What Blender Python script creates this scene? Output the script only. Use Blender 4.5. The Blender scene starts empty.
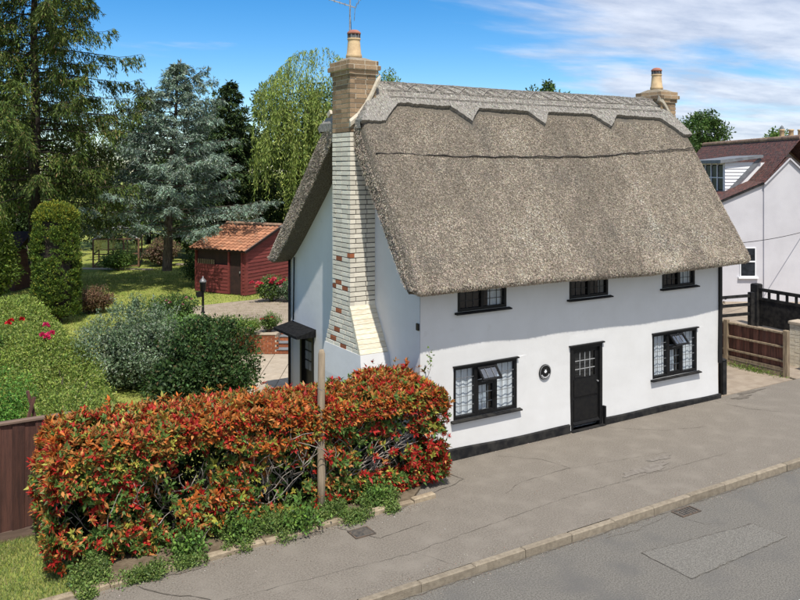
import bpy, math, random
import numpy as np
from mathutils import Vector, Matrix
random.seed(7)
rng = np.random.default_rng(11)
R_ = math.radians
scene = bpy.context.scene
C = scene.collection

# ------------------------------------------------------------------ camera
TH = math.atan2(800, 1300)                       # heading of the view off the cottage's front normal
CAM = np.array([-8.17, -12.56, 5.6])
CR = np.array([math.cos(TH), -math.sin(TH), 0.0])  # camera right
CF = np.array([math.sin(TH), math.cos(TH), 0.0])   # camera forward (level camera, shifted lens)
cd = bpy.data.cameras.new('camera'); cam = bpy.data.objects.new('camera', cd); C.objects.link(cam)
cam.location = CAM; cam.rotation_euler = (R_(90), 0, -TH)
cd.sensor_width = 36; cd.lens = 36; cd.shift_y = -0.165; cd.clip_end = 2000; cd.clip_start = 0.1
scene.camera = cam

# ------------------------------------------------------------------ light
SUN_AZ_X, SUN_EL = -0.35, R_(61)
sh = np.array([SUN_AZ_X, -1.0]); sh = sh/np.linalg.norm(sh)
sun_dir = Vector((sh[0]*math.cos(SUN_EL), sh[1]*math.cos(SUN_EL), math.sin(SUN_EL)))
sd = bpy.data.lights.new('sun', 'SUN'); so = bpy.data.objects.new('sun', sd); C.objects.link(so)
sd.energy = 3.15; sd.angle = R_(0.5); sd.color = (1.0, 0.955, 0.88)
so.location = (0, 0, 30); so.rotation_euler = sun_dir.to_track_quat('Z', 'Y').to_euler()
w = bpy.data.worlds.new('World'); scene.world = w; w.use_nodes = True
nt = w.node_tree; nt.nodes.clear()
def N(t, kind, **kw):
    n = t.nodes.new(kind)
    for k, v in kw.items():
        if k.startswith('i_'): n.inputs[k[2:].replace('_', ' ')].default_value = v
        else: setattr(n, k, v)
    return n
out = N(nt, 'ShaderNodeOutputWorld'); bg = N(nt, 'ShaderNodeBackground'); nt.links.new(bg.outputs[0], out.inputs[0])
bg.inputs['Strength'].default_value = 0.07
sky = N(nt, 'ShaderNodeTexSky', sky_type='NISHITA', sun_disc=False)
sky.sun_elevation = SUN_EL; sky.sun_rotation = math.atan2(sun_dir.x, sun_dir.y)
sky.altitude = 0; sky.air_density = 0.80; sky.dust_density = 0.1; sky.ozone_density = 2.2
# thin high cloud: noise on a flat layer overhead, a bank to the right and, unseen, behind the camera
geo = N(nt, 'ShaderNodeNewGeometry'); sep = N(nt, 'ShaderNodeSeparateXYZ')
tc = N(nt, 'ShaderNodeTexCoord'); nt.links.new(tc.outputs['Generated'], sep.inputs[0])
zc = N(nt, 'ShaderNodeMath', operation='MAXIMUM'); zc.inputs[1].default_value = 0.0; nt.links.new(sep.outputs['Z'], zc.inputs[0])
zp = N(nt, 'ShaderNodeMath', operation='ADD'); zp.inputs[1].default_value = 0.10; nt.links.new(zc.outputs[0], zp.inputs[0])
dx = N(nt, 'ShaderNodeMath', operation='DIVIDE'); dy = N(nt, 'ShaderNodeMath', operation='DIVIDE')
for d_, o_ in ((dx, 'X'), (dy, 'Y')):
    nt.links.new(sep.outputs[o_], d_.inputs[0]); nt.links.new(zp.outputs[0], d_.inputs[1])
cmb = N(nt, 'ShaderNodeCombineXYZ'); nt.links.new(dx.outputs[0], cmb.inputs[0]); nt.links.new(dy.outputs[0], cmb.inputs[1])
mp = N(nt, 'ShaderNodeMapping'); mp.inputs['Rotation'].default_value = (0, 0, R_(34)); mp.inputs['Scale'].default_value = (0.72, 1.3, 1)
mp.inputs['Location'].default_value = (3.1, 1.7, 0)
nt.links.new(cmb.outputs[0], mp.inputs[0])
nz = N(nt, 'ShaderNodeTexNoise'); nz.inputs['Scale'].default_value = 0.9; nz.inputs['Detail'].default_value = 7; nz.inputs['Roughness'].default_value = 0.55; nz.inputs['Distortion'].default_value = 0.35
nt.links.new(mp.outputs[0], nz.inputs['Vector'])
# bank swung behind the camera; that unseen cloud is added to lighten shaded walls
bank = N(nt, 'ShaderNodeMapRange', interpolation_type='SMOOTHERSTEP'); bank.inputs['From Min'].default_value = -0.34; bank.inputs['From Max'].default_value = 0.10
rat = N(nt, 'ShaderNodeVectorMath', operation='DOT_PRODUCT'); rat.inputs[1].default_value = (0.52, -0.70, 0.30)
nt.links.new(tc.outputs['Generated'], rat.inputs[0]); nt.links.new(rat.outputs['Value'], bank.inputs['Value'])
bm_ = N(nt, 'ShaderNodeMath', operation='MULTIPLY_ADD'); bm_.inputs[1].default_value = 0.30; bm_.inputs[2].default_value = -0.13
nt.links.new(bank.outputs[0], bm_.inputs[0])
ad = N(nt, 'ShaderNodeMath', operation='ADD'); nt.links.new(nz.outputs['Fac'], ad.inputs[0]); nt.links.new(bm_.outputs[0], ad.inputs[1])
cr = N(nt, 'ShaderNodeMapRange', interpolation_type='SMOOTHSTEP'); cr.inputs['From Min'].default_value = 0.47; cr.inputs['From Max'].default_value = 0.70
cr.inputs['To Max'].default_value = 0.88
nt.links.new(ad.outputs[0], cr.inputs['Value'])
grade = N(nt, 'ShaderNodeHueSaturation'); grade.inputs['Saturation'].default_value = 1.43; grade.inputs['Value'].default_value = 1.42; nt.links.new(sky.outputs[0], grade.inputs['Color'])
mixc = N(nt, 'ShaderNodeMix', data_type='RGBA'); n2 = N(nt, 'ShaderNodeTexNoise'); n2.inputs['Scale'].default_value = 2.6; n2.inputs['Detail'].default_value = 8; n2.inputs['Roughness'].default_value = 0.6; nt.links.new(mp.outputs[0], n2.inputs['Vector'])
ccol = N(nt, 'ShaderNodeMix', data_type='RGBA'); ccol.inputs['A'].default_value = (5.2, 5.8, 7.2, 1); ccol.inputs['B'].default_value = (7.8, 8.2, 9.2, 1)
cm = N(nt, 'ShaderNodeMapRange'); cm.inputs['From Min'].default_value = 0.38; cm.inputs['From Max'].default_value = 0.62; nt.links.new(n2.outputs['Fac'], cm.inputs['Value']); nt.links.new(cm.outputs[0], ccol.inputs['Factor']); nt.links.new(ccol.outputs['Result'], mixc.inputs['B'])
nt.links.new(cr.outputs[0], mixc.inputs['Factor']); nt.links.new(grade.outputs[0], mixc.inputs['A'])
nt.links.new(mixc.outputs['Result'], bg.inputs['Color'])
scene.view_settings.view_transform = 'Standard'; scene.view_settings.look = 'None'
scene.view_settings.gamma = 1.0; scene.view_settings.exposure = 0.66
scene.view_settings.use_curve_mapping = False

# ------------------------------------------------------------------ materials
def mat(name, c1, c2=None, scale=6.0, detail=6, rough=0.8, bump=0.0, bscale=40.0, spec=0.3, lo=0.35, hi=0.65,
        stretch=(1, 1, 1), metal=0.0, rand=0.0, c3=None, scale3=0.7, lo3=0.5, hi3=0.75):
    if not any(k in name for k in ('limewash','black','dark','curtain')):      # base colours raised to make up for the weaker sun
        c1, c2, c3 = [None if c is None else tuple(min(.8, v*1.17) for v in c) for c in (c1, c2, c3)]
    m = bpy.data.materials.new(name); m.use_nodes = True
    t = m.node_tree; p = t.nodes['Principled BSDF']
    p.inputs['Roughness'].default_value = rough; p.inputs['Metallic'].default_value = metal
    p.inputs['Specular IOR Level'].default_value = spec
    tc = N(t, 'ShaderNodeTexCoord'); mp = N(t, 'ShaderNodeMapping'); mp.inputs['Scale'].default_value = stretch
    t.links.new(tc.outputs['Object'], mp.inputs[0])
    vec = mp.outputs[0]
    oi = N(t, 'ShaderNodeObjectInfo')
    if rand:
        ofs = N(t, 'ShaderNodeVectorMath', operation='MULTIPLY_ADD'); ofs.inputs[1].default_value = (1, 1, 1)
        cx = N(t, 'ShaderNodeMath', operation='MULTIPLY'); cx.inputs[1].default_value = 37.0
        t.links.new(oi.outputs['Random'], cx.inputs[0]); t.links.new(vec, ofs.inputs[0]); t.links.new(cx.outputs[0], ofs.inputs[2])
        vec = ofs.outputs[0]
    col = None
    if c2 is not None:
        nz = N(t, 'ShaderNodeTexNoise'); nz.inputs['Scale'].default_value = scale; nz.inputs['Detail'].default_value = detail; nz.inputs['Roughness'].default_value = 0.6
        t.links.new(vec, nz.inputs['Vector'])
        mr = N(t, 'ShaderNodeMapRange', interpolation_type='SMOOTHSTEP'); mr.inputs['From Min'].default_value = lo; mr.inputs['From Max'].default_value = hi
        t.links.new(nz.outputs['Fac'], mr.inputs['Value'])
        mx = N(t, 'ShaderNodeMix', data_type='RGBA'); mx.inputs['A'].default_value = (*c1, 1); mx.inputs['B'].default_value = (*c2, 1)
        t.links.new(mr.outputs[0], mx.inputs['Factor']); col = mx.outputs['Result']
        if c3 is not None:
            n3 = N(t, 'ShaderNodeTexNoise'); n3.inputs['Scale'].default_value = scale3; n3.inputs['Detail'].default_value = 5
            t.links.new(vec, n3.inputs['Vector'])
            m3 = N(t, 'ShaderNodeMapRange', interpolation_type='SMOOTHSTEP'); m3.inputs['From Min'].default_value = lo3; m3.inputs['From Max'].default_value = hi3
            t.links.new(n3.outputs['Fac'], m3.inputs['Value'])
            x3 = N(t, 'ShaderNodeMix', data_type='RGBA'); x3.inputs['B'].default_value = (*c3, 1)
            t.links.new(col, x3.inputs['A']); t.links.new(m3.outputs[0], x3.inputs['Factor']); col = x3.outputs['Result']
        if rand:
            hs = N(t, 'ShaderNodeHueSaturation'); va = N(t, 'ShaderNodeMapRange'); va.inputs['To Min'].default_value = 1-rand; va.inputs['To Max'].default_value = 1+rand
            t.links.new(oi.outputs['Random'], va.inputs['Value']); t.links.new(va.outputs[0], hs.inputs['Value'])
            t.links.new(col, hs.inputs['Color']); col = hs.outputs['Color']
        t.links.new(col, p.inputs['Base Color'])
    else:
        p.inputs['Base Color'].default_value = (*c1, 1)
    if bump:
        bn = N(t, 'ShaderNodeTexNoise'); bn.inputs['Scale'].default_value = bscale; bn.inputs['Detail'].default_value = 4
        t.links.new(vec, bn.inputs['Vector'])
        b = N(t, 'ShaderNodeBump'); b.inputs['Strength'].default_value = bump; b.inputs['Distance'].default_value = 0.02
        t.links.new(bn.outputs['Fac'], b.inputs['Height']); t.links.new(b.outputs[0], p.inputs['Normal'])
    return m
def leafmat(name, trans=0.28, rough=0.5, spec=0.35):
    m = bpy.data.materials.new(name); m.use_nodes = True
    t = m.node_tree; p = t.nodes['Principled BSDF']; o = t.nodes['Material Output']
    p.inputs['Roughness'].default_value = rough; p.inputs['Specular IOR Level'].default_value = spec
    a = N(t, 'ShaderNodeAttribute', attribute_name='tint'); t.links.new(a.outputs['Color'], p.inputs['Base Color'])
    tr = N(t, 'ShaderNodeBsdfTranslucent'); t.links.new(a.outputs['Color'], tr.inputs['Color'])
    mx = N(t, 'ShaderNodeMixShader'); mx.inputs[0].default_value = trans
    t.links.new(p.outputs[0], mx.inputs[1]); t.links.new(tr.outputs[0], mx.inputs[2]); t.links.new(mx.outputs[0], o.inputs[0])
    return m
def glassmat(name, tint=(0.9, 0.93, 0.94), refl=0.0):
    m = bpy.data.materials.new(name); m.use_nodes = True
    t = m.node_tree; t.nodes.clear(); o = N(t, 'ShaderNodeOutputMaterial')
    tr = N(t, 'ShaderNodeBsdfTransparent'); tr.inputs[0].default_value = (*tint, 1)
    gl = N(t, 'ShaderNodeBsdfGlossy'); gl.inputs['Roughness'].default_value = 0.03
    lw = N(t, 'ShaderNodeLayerWeight'); pw = N(t, 'ShaderNodeMath', operation='POWER'); pw.inputs[1].default_value = 5.0; t.links.new(lw.outputs['Facing'], pw.inputs[0])
    ad = N(t, 'ShaderNodeMath', operation='MULTIPLY_ADD'); ad.inputs[1].default_value = 0.9; ad.inputs[2].default_value = refl+.06; t.links.new(pw.outputs[0], ad.inputs[0])
    nz = N(t, 'ShaderNodeTexNoise'); nz.inputs['Scale'].default_value = 9; bp = N(t, 'ShaderNodeBump'); bp.inputs['Strength'].default_value = 0.12; bp.inputs['Distance'].default_value = 0.02
    tcn = N(t, 'ShaderNodeTexCoord'); t.links.new(tcn.outputs['Object'], nz.inputs['Vector']); t.links.new(nz.outputs['Fac'], bp.inputs['Height']); t.links.new(bp.outputs[0], gl.inputs['Normal'])
    mx = N(t, 'ShaderNodeMixShader'); t.links.new(ad.outputs[0], mx.inputs[0]); t.links.new(tr.outputs[0], mx.inputs[1]); t.links.new(gl.outputs[0], mx.inputs[2])
    t.links.new(mx.outputs[0], o.inputs[0]); return m
def tintmat(name, rough=0.9):           # opaque, colour from the 'tint' attribute
    m = bpy.data.materials.new(name); m.use_nodes = True; t = m.node_tree; p = t.nodes['Principled BSDF']
    p.inputs['Roughness'].default_value = rough; p.inputs['Specular IOR Level'].default_value = 0.15
    a = N(t, 'ShaderNodeAttribute', attribute_name='tint'); t.links.new(a.outputs['Color'], p.inputs['Base Color']); return m
def tilemat(name, c1, c2, mortar, bw, bh, scale=1.0, bump=0.6):
    m = bpy.data.materials.new(name); m.use_nodes = True; t = m.node_tree; p = t.nodes['Principled BSDF']; p.inputs['Roughness'].default_value = 0.85
    tc = N(t, 'ShaderNodeTexCoord'); br = N(t, 'ShaderNodeTexBrick'); t.links.new(tc.outputs['UV'], br.inputs['Vector'])
    br.inputs['Color1'].default_value = (*c1, 1); br.inputs['Color2'].default_value = (*c2, 1); br.inputs['Mortar'].default_value = (*mortar, 1)
    br.inputs['Scale'].default_value = scale; br.inputs['Brick Width'].default_value = bw; br.inputs['Row Height'].default_value = bh; br.inputs['Mortar Size'].default_value = 0.012; br.inputs['Mortar Smooth'].default_value = 0.3
    nz = N(t, 'ShaderNodeTexNoise'); nz.inputs['Scale'].default_value = 9; nz.inputs['Detail'].default_value = 6; t.links.new(tc.outputs['Object'], nz.inputs['Vector'])
    mr = N(t, 'ShaderNodeMapRange'); mr.inputs['From Min'].default_value = 0.3; mr.inputs['From Max'].default_value = 0.7; mr.inputs['To Min'].default_value = 0.35; mr.inputs['To Max'].default_value = 1.6; t.links.new(nz.outputs['Fac'], mr.inputs['Value'])
    hs = N(t, 'ShaderNodeHueSaturation'); t.links.new(br.outputs['Color'], hs.inputs['Color']); t.links.new(mr.outputs[0], hs.inputs['Value'])
    t.links.new(hs.outputs[0], p.inputs['Base Color'])
    b = N(t, 'ShaderNodeBump', invert=True); b.inputs['Strength'].default_value = bump; b.inputs['Distance'].default_value = 0.03
    t.links.new(br.outputs['Fac'], b.inputs['Height']); t.links.new(b.outputs[0], p.inputs['Normal']); return m

M = {}
M['render'] = mat('white_limewash', (0.70, 0.692, 0.675), (0.655, 0.645, 0.625), 1.3, 8, 0.85, 0.2, 5.0, lo=0.3, hi=0.7, c3=(0.57, 0.55, 0.515), scale3=3.5, lo3=0.62, hi3=0.9)
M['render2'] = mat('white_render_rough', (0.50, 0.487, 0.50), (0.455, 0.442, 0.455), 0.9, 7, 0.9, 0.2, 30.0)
M['black'] = mat('black_gloss_paint', (0.008, 0.008, 0.009), (0.013, 0.0125, 0.012), 12, 4, 0.45, 0.08, 60, 0.22)
M['blackmatt'] = mat('black_tar_paint', (0.012, 0.012, 0.013), (0.035, 0.033, 0.03), 5, 7, 0.75, 0.25, 25, 0.15)
M['felt'] = mat('black_roofing_felt', (0.010, 0.010, 0.011), (0.02, 0.02, 0.02), 14, 5, 0.95, 0.2, 60, 0.1)
M['darkpane'] = mat('dark_window_pane', (0.012, 0.014, 0.016), (0.03, 0.034, 0.04), 3, 3, 0.4, 0, spec=0.1)
M['dark'] = mat('dark_interior', (0.02, 0.019, 0.018), (0.03, 0.028, 0.025), 2)
M['curtain'] = mat('net_curtain', (0.80, 0.81, 0.82), (0.66, 0.68, 0.71), 26, 3, 0.9, 0, stretch=(1, 1, 0.06))
M['lead'] = mat('lead_came', (0.10, 0.105, 0.11), (0.16, 0.165, 0.17), 20, 3, 0.55)
M['leaddark'] = mat('dark_lead_came', (0.03, 0.03, 0.032), (0.05, 0.05, 0.052), 20, 3, 0.6)
M['leadpale'] = mat('pale_glazing_bar', (0.32, 0.32, 0.32), (0.24, 0.24, 0.24), 20, 3, 0.6)
M['glass'] = glassmat('window_glass')
M['glassblue'] = glassmat('horticultural_glass', (0.72, 0.82, 0.9), 0.3)
M['thatch'] = mat('thatch_reed', (0.19, 0.165, 0.13), (0.07, 0.058, 0.046), 55, 5, 0.95, 1.0, 70, 0.1, 0.42, 0.62, c3=(0.11, 0.10, 0.085), scale3=0.9)
M['ridge'] = mat('thatch_ridge', (0.27, 0.25, 0.222), (0.17, 0.158, 0.14), 40, 6, 0.95, 1.0, 55, 0.1, 0.4, 0.66, stretch=(1, 0.3, 0.3))
M['reed'] = tintmat('reed_ends')
M['spar'] = mat('hazel_spar', (0.17, 0.152, 0.13), (0.25, 0.228, 0.20), 9, 4, 0.9)
M['wire'] = mat('dark_wire', (0.03, 0.028, 0.025), (0.06, 0.05, 0.042), 9, 4, 0.8)
M['mortar'] = mat('cream_mortar', (0.50, 0.45, 0.36), (0.40, 0.35, 0.27), 9, 6, 0.95, 0.4, 40)
M['mortardark'] = mat('dark_joint_mortar', (0.085, 0.075, 0.065), (0.16, 0.14, 0.12), 18, 6, 0.95, 0.3, 60)
M['brickbrown'] = mat('brown_brick', (0.33, 0.23, 0.14), (0.20, 0.135, 0.082), 11, 6, 0.9, 0.5, 70, rand=0.4)
M['brickwhite'] = mat('whitewashed_brick', (0.68, 0.635, 0.53), (0.54, 0.485, 0.375), 10, 7, 0.9, 0.4, 60, rand=0.15, lo=0.45, hi=0.8)
M['brickcream'] = mat('cream_washed_brick', (0.66, 0.61, 0.50), (0.55, 0.48, 0.34), 5, 6, 0.9, 0.3, 60, rand=0.1)
M['brickred'] = mat('red_brick_bare', (0.33, 0.11, 0.045), (0.22, 0.075, 0.04), 14, 6, 0.9, 0.5, 60, rand=0.25)
M['pot'] = mat('buff_clay', (0.56, 0.41, 0.235), (0.44, 0.31, 0.18), 7, 6, 0.8, 0.2, 40)
M['terracotta'] = mat('terracotta', (0.36, 0.15, 0.10), (0.27, 0.11, 0.08), 7, 6, 0.8, 0.2, 40)
M['cowl'] = mat('grey_cowl_metal', (0.22, 0.22, 0.22), (0.12, 0.11, 0.105), 9, 5, 0.5, metal=0.4)
M['steel'] = mat('galvanised_steel', (0.42, 0.42, 0.43), (0.28, 0.27, 0.27), 14, 5, 0.45, metal=0.6)
M['asphalt'] = mat('worn_asphalt', (0.09, 0.083, 0.071), (0.184, 0.17, 0.147), 46, 7, 0.92, 0.5, 80, 0.25, 0.32, 0.68, c3=(0.105, 0.10, 0.092), scale3=1.3, lo3=0.45, hi3=0.8)
M['asphaltpatch'] = mat('asphalt_repair', (0.112, 0.104, 0.09), (0.205, 0.191, 0.165), 55, 5, 0.92, 0.8, 80, 0.25, 0.36, 0.64)
M['pave'] = mat('footway_tarmac', (0.128, 0.111, 0.090), (0.205, 0.180, 0.149), 42, 7, 0.93, 0.35, 80, 0.2, 0.32, 0.68, c3=(0.20, 0.176, 0.145), scale3=2.2, lo3=0.42, hi3=0.8)
M['crack'] = mat('dark_crack', (0.095, 0.081, 0.064), (0.13, 0.112, 0.091), 15, 4, 0.95)
M['pale'] = mat('scuffed_pale_tarmac', (0.195, 0.172, 0.145), (0.15, 0.13, 0.108), 12, 6, 0.95, 0.3, 80)
M['kerb'] = mat('concrete_kerb', (0.245, 0.205, 0.15), (0.185, 0.152, 0.11), 12, 6, 0.92, 0.35, 70, rand=0.12)
M['edging'] = mat('stone_edging', (0.31, 0.25, 0.17), (0.22, 0.17, 0.115), 9, 6, 0.92, 0.4, 60, rand=0.15)
M['iron'] = mat('cast_iron', (0.05, 0.047, 0.044), (0.10, 0.085, 0.07), 20, 5, 0.7, 0.3, 60)
M['rust'] = mat('rusty_grating', (0.12, 0.085, 0.06), (0.07, 0.06, 0.05), 16, 5, 0.85, 0.3, 60)
M['lawn'] = mat('mown_lawn', (0.21, 0.245, 0.05), (0.29, 0.295, 0.08), 2.2, 8, 0.95, 0.8, 60, 0.1, c3=(0.10, 0.15, 0.035), scale3=0.5)
M['stain'] = mat('footway_stain', (0.115, 0.097, 0.077), (0.14, 0.12, 0.096), 14, 6, 0.95)
M['soil'] = mat('dry_soil', (0.10, 0.075, 0.05), (0.16, 0.125, 0.085), 6, 8, 0.97, 0.8, 25, 0.1)
M['drive'] = mat('buff_driveway', (0.30, 0.245, 0.185), (0.24, 0.19, 0.14), 3, 8, 0.95, 0.3, 60, c3=(0.19, 0.15, 0.115), scale3=1.0)
M['slab'] = mat('buff_paving_slab', (0.40, 0.335, 0.255), (0.34, 0.28, 0.21), 5, 6, 0.93, 0.25, 60, rand=0.1)
M['paint'] = mat('road_paint', (0.60, 0.59, 0.56), (0.40, 0.39, 0.37), 30, 5, 0.85)
M['fencebrown'] = mat('brown_stained_board', (0.085, 0.037, 0.027), (0.05, 0.024, 0.019), 5, 7, 0.8, 0.4, 30, stretch=(4, 4, 0.35), rand=0.22)
M['fencecap'] = mat('weathered_capping', (0.17, 0.115, 0.085), (0.12, 0.08, 0.06), 6, 6, 0.85, 0.3, 40, stretch=(0.4, 3, 3))
M['board2'] = mat('reddish_fence_board', (0.15, 0.065, 0.046), (0.075, 0.04, 0.032), 7, 7, 0.85, 0.4, 30, stretch=(4, 4, 0.3), rand=0.35)
M['post2'] = mat('weathered_fence_timber', (0.26, 0.20, 0.13), (0.16, 0.12, 0.08), 6, 7, 0.88, 0.4, 40, stretch=(3, 3, 0.4), rand=0.15)
M['timber'] = mat('pale_weathered_post', (0.33, 0.26, 0.18), (0.22, 0.17, 0.115), 6, 7, 0.9, 0.4, 30, stretch=(4, 4, 0.3))
M['shedred'] = mat('red_stained_weatherboard', (0.165, 0.036, 0.030), (0.115, 0.025, 0.022), 5, 7, 0.75, 0.3, 40, stretch=(0.4, 0.4, 4), rand=0.18)
M['sheddark'] = mat('dark_shed_inside', (0.045, 0.022, 0.018), (0.03, 0.016, 0.014), 4)
M['shedtile'] = mat('orange_clay_tile', (0.35, 0.165, 0.092), (0.26, 0.115, 0.062), 7, 7, 0.85, 0.3, 40, rand=0.25, c3=(0.22, 0.15, 0.10), scale3=3, lo3=0.55, hi3=0.8)
M['neightile'] = tilemat('mottled_red_tile', (0.17, 0.058, 0.042), (0.105, 0.06, 0.048), (0.035, 0.022, 0.018), 0.17, 0.1)
M['ridgetile'] = mat('ridge_tile', (0.30, 0.20, 0.13), (0.2, 0.12, 0.085), 7, 6, 0.85, rand=0.2)
M['leadroof'] = mat('lead_sheet', (0.17, 0.18, 0.19), (0.125, 0.13, 0.14), 4, 6, 0.6, 0.1, 20)
M['whiteboard'] = mat('white_weatherboard', (0.78, 0.78, 0.77), (0.72, 0.72, 0.71), 4, 5, 0.6)
M['bark'] = mat('grey_brown_bark', (0.13, 0.105, 0.085), (0.06, 0.048, 0.04), 9, 7, 0.95, 0.9, 22, 0.1, stretch=(2, 2, 0.5))
M['barkpale'] = mat('pale_twiggy_bark', (0.34, 0.30, 0.26), (0.20, 0.165, 0.14), 14, 6, 0.9, 0.4, 50, 0.1)
M['barkdark'] = mat('dark_bark', (0.06, 0.048, 0.04), (0.03, 0.025, 0.02), 9, 7, 0.95, 0.9, 22, 0.1)
M['leaf'] = leafmat('leaf', 0.30, 0.5, 0.25)
M['leafdull'] = leafmat('needle_leaf', 0.15, 0.65, 0.2)
M['petal'] = leafmat('petal', 0.3, 0.6, 0.2)
M['greenwood'] = mat('greenhouse_cedar', (0.20, 0.105, 0.06), (0.12, 0.07, 0.045), 5, 6, 0.85)

# ------------------------------------------------------------------ mesh helpers
def tag(o, label=None, cat=None, group=None, kind=None):
    if label: o['label'] = label
    if cat: o['category'] = cat
    if group: o['group'] = group
    if kind: o['kind'] = kind
    return o
def thing(name, label, cat, loc=(0, 0, 0), rotz=0.0, group=None):
    o = bpy.data.objects.new(name, None); C.objects.link(o); o.location = loc; o.rotation_euler = (0, 0, rotz)
    o.empty_display_size = 0.2
    return tag(o, label, cat, group)
def link(name, me, m, parent=None, loc=None, rot=None, scale=None):
    o = bpy.data.objects.new(name, me); C.objects.link(o)
    if m is not None and not me.materials: me.materials.append(m)
    if parent is not None: o.parent = parent
    if loc is not None: o.location = loc
    if rot is not None: o.rotation_euler = rot
    if scale is not None: o.scale = scale
    return o
class MB:
    def __init__(s): s.v = []; s.f = []; s.uv = None
    def add(s, vs, fs):
        k = len(s.v); s.v += [tuple(map(float, p)) for p in vs]; s.f += [tuple(i+k for i in f) for f in fs]; return s
    def box(s, x0, x1, y0, y1, z0, z1):
        return s.add([(x0,y0,z0),(x1,y0,z0),(x1,y1,z0),(x0,y1,z0),(x0,y0,z1),(x1,y0,z1),(x1,y1,z1),(x0,y1,z1)],
                     [(0,3,2,1),(4,5,6,7),(0,1,5,4),(1,2,6,5),(2,3,7,6),(3,0,4,7)])
    def bbox(s, x0, x1, y0, y1, z0, z1, b=0.01):      # box with chamfered top edges
        v = [(x0,y0,z0),(x1,y0,z0),(x1,y1,z0),(x0,y1,z0),(x0,y0,z1-b),(x1,y0,z1-b),(x1,y1,z1-b),(x0,y1,z1-b),
             (x0+b,y0+b,z1),(x1-b,y0+b,z1),(x1-b,y1-b,z1),(x0+b,y1-b,z1)]
        return s.add(v, [(0,3,2,1),(8,9,10,11)]+[(i,(i+1)%4,(i+1)%4+4,i+4) for i in range(4)]+[(i+4,(i+1)%4+4,(i+1)%4+8,i+8) for i in range(4)])
    def frustum(s, a, b):       # a, b: (x0,x1,y0,y1,z)
        v = []
        for q in (a, b): v += [(q[0],q[2],q[4]),(q[1],q[2],q[4]),(q[1],q[3],q[4]),(q[0],q[3],q[4])]
        return s.add(v, [(0,3,2,1),(4,5,6,7),(0,1,5,4),(1,2,6,5),(2,3,7,6),(3,0,4,7)])
    def prism(s, poly, axis, a, b):   # poly in the two other axes, extruded a..b
        def P(p, t): return {'x': (t, p[0], p[1]), 'y': (p[0], t, p[1]), 'z': (p[0], p[1], t)}[axis]
        n = len(poly); v = [P(p, a) for p in poly]+[P(p, b) for p in poly]
        return s.add(v, [tuple(range(n)), tuple(range(2*n-1, n-1, -1))]+[(i, i+n, (i+1) % n+n, (i+1) % n) for i in range(n)])
    def bar(s, p, q, w, h=None):      # square bar between two points
        p = Vector(p); q = Vector(q); h = h or w; d = (q-p).normalized()
        up = Vector((0, 0, 1)) if abs(d.z) < 0.95 else Vector((1, 0, 0)); a = d.cross(up).normalized(); b = a.cross(d).normalized()
        v = []
        for c in (p, q):
            for sa, sb in ((-1,-1),(1,-1),(1,1),(-1,1)): v.append(c+a*(sa*w/2)+b*(sb*h/2))
        return s.add(v, [(0,3,2,1),(4,5,6,7),(0,1,5,4),(1,2,6,5),(2,3,7,6),(3,0,4,7)])
    def tube(s, pts, rad, n=6, cap=True):
        pts = [Vector(p) for p in pts]; k = len(s.v); m = len(pts)
        if not hasattr(rad, '__len__'): rad = [rad]*m
        a = None
        for i, p in enumerate(pts):
            d = (pts[min(i+1, m-1)]-pts[max(i-1, 0)])
            d = d.normalized() if d.length > 1e-9 else Vector((0, 0, 1))
            if a is None:
                up = Vector((0, 0, 1)) if abs(d.z) < 0.9 else Vector((1, 0, 0)); a = d.cross(up).normalized()
            a = (a-d*a.dot(d)); a = a.normalized() if a.length > 1e-6 else d.orthogonal().normalized()
            b = d.cross(a)
            for j in range(n):
                t = 2*math.pi*j/n; q = p+a*(math.cos(t)*rad[i])+b*(math.sin(t)*rad[i]); s.v.append(tuple(q))
        for i in range(m-1):
            for j in range(n):
                s.f.append((k+i*n+j, k+i*n+(j+1) % n, k+(i+1)*n+(j+1) % n, k+(i+1)*n+j))
        if cap:
            s.f.append(tuple(k+j for j in range(n-1, -1, -1))); s.f.append(tuple(k+(m-1)*n+j for j in range(n)))
        return s
    def lathe(s, prof, c=(0, 0, 0), n=14):   # prof: (r, z)
        return s.tube([(c[0], c[1], c[2]+z) for r, z in prof], [max(r, 1e-4) for r, z in prof], n)
    def mesh(s, name, m=None, smooth=False):
        me = bpy.data.meshes.new(name); me.from_pydata(s.v, [], s.f); me.update()
        if smooth: me.polygons.foreach_set('use_smooth', [True]*len(me.polygons))
        if m is not None: me.materials.append(m)
        return me
    def build(s, name, m, parent=None, smooth=False, loc=None, rot=None):
        return link(name, s.mesh(name, m, smooth), None, parent, loc, rot)
def nmesh(name, V, nper, m, col=None, parent=None, extra=None, smooth=False):
    """V: (n*nper,3) array of separate polygons with nper corners each."""
    n = len(V)//nper; me = bpy.data.meshes.new(name)
    me.vertices.add(len(V)); me.vertices.foreach_set('co', np.ascontiguousarray(V, dtype=np.float32).ravel())
    me.loops.add(n*nper); me.loops.foreach_set('vertex_index', np.arange(n*nper, dtype=np.int32))
    me.polygons.add(n); me.polygons.foreach_set('loop_start', np.arange(0, n*nper, nper, dtype=np.int32))
    me.update(calc_edges=True)
    if col is not None:
        at = me.color_attributes.new('tint', 'FLOAT_COLOR', 'POINT')
        c4 = np.ones((n, nper, 4), dtype=np.float32); c4[:, :, :3] = np.clip(col*1.2, 0.002, .8)[:, None, :]
        at.data.foreach_set('color', c4.ravel())
    me.materials.append(m)
    o = bpy.data.objects.new(name, me); C.objects.link(o)
    if parent is not None: o.parent = parent
    return o
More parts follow.
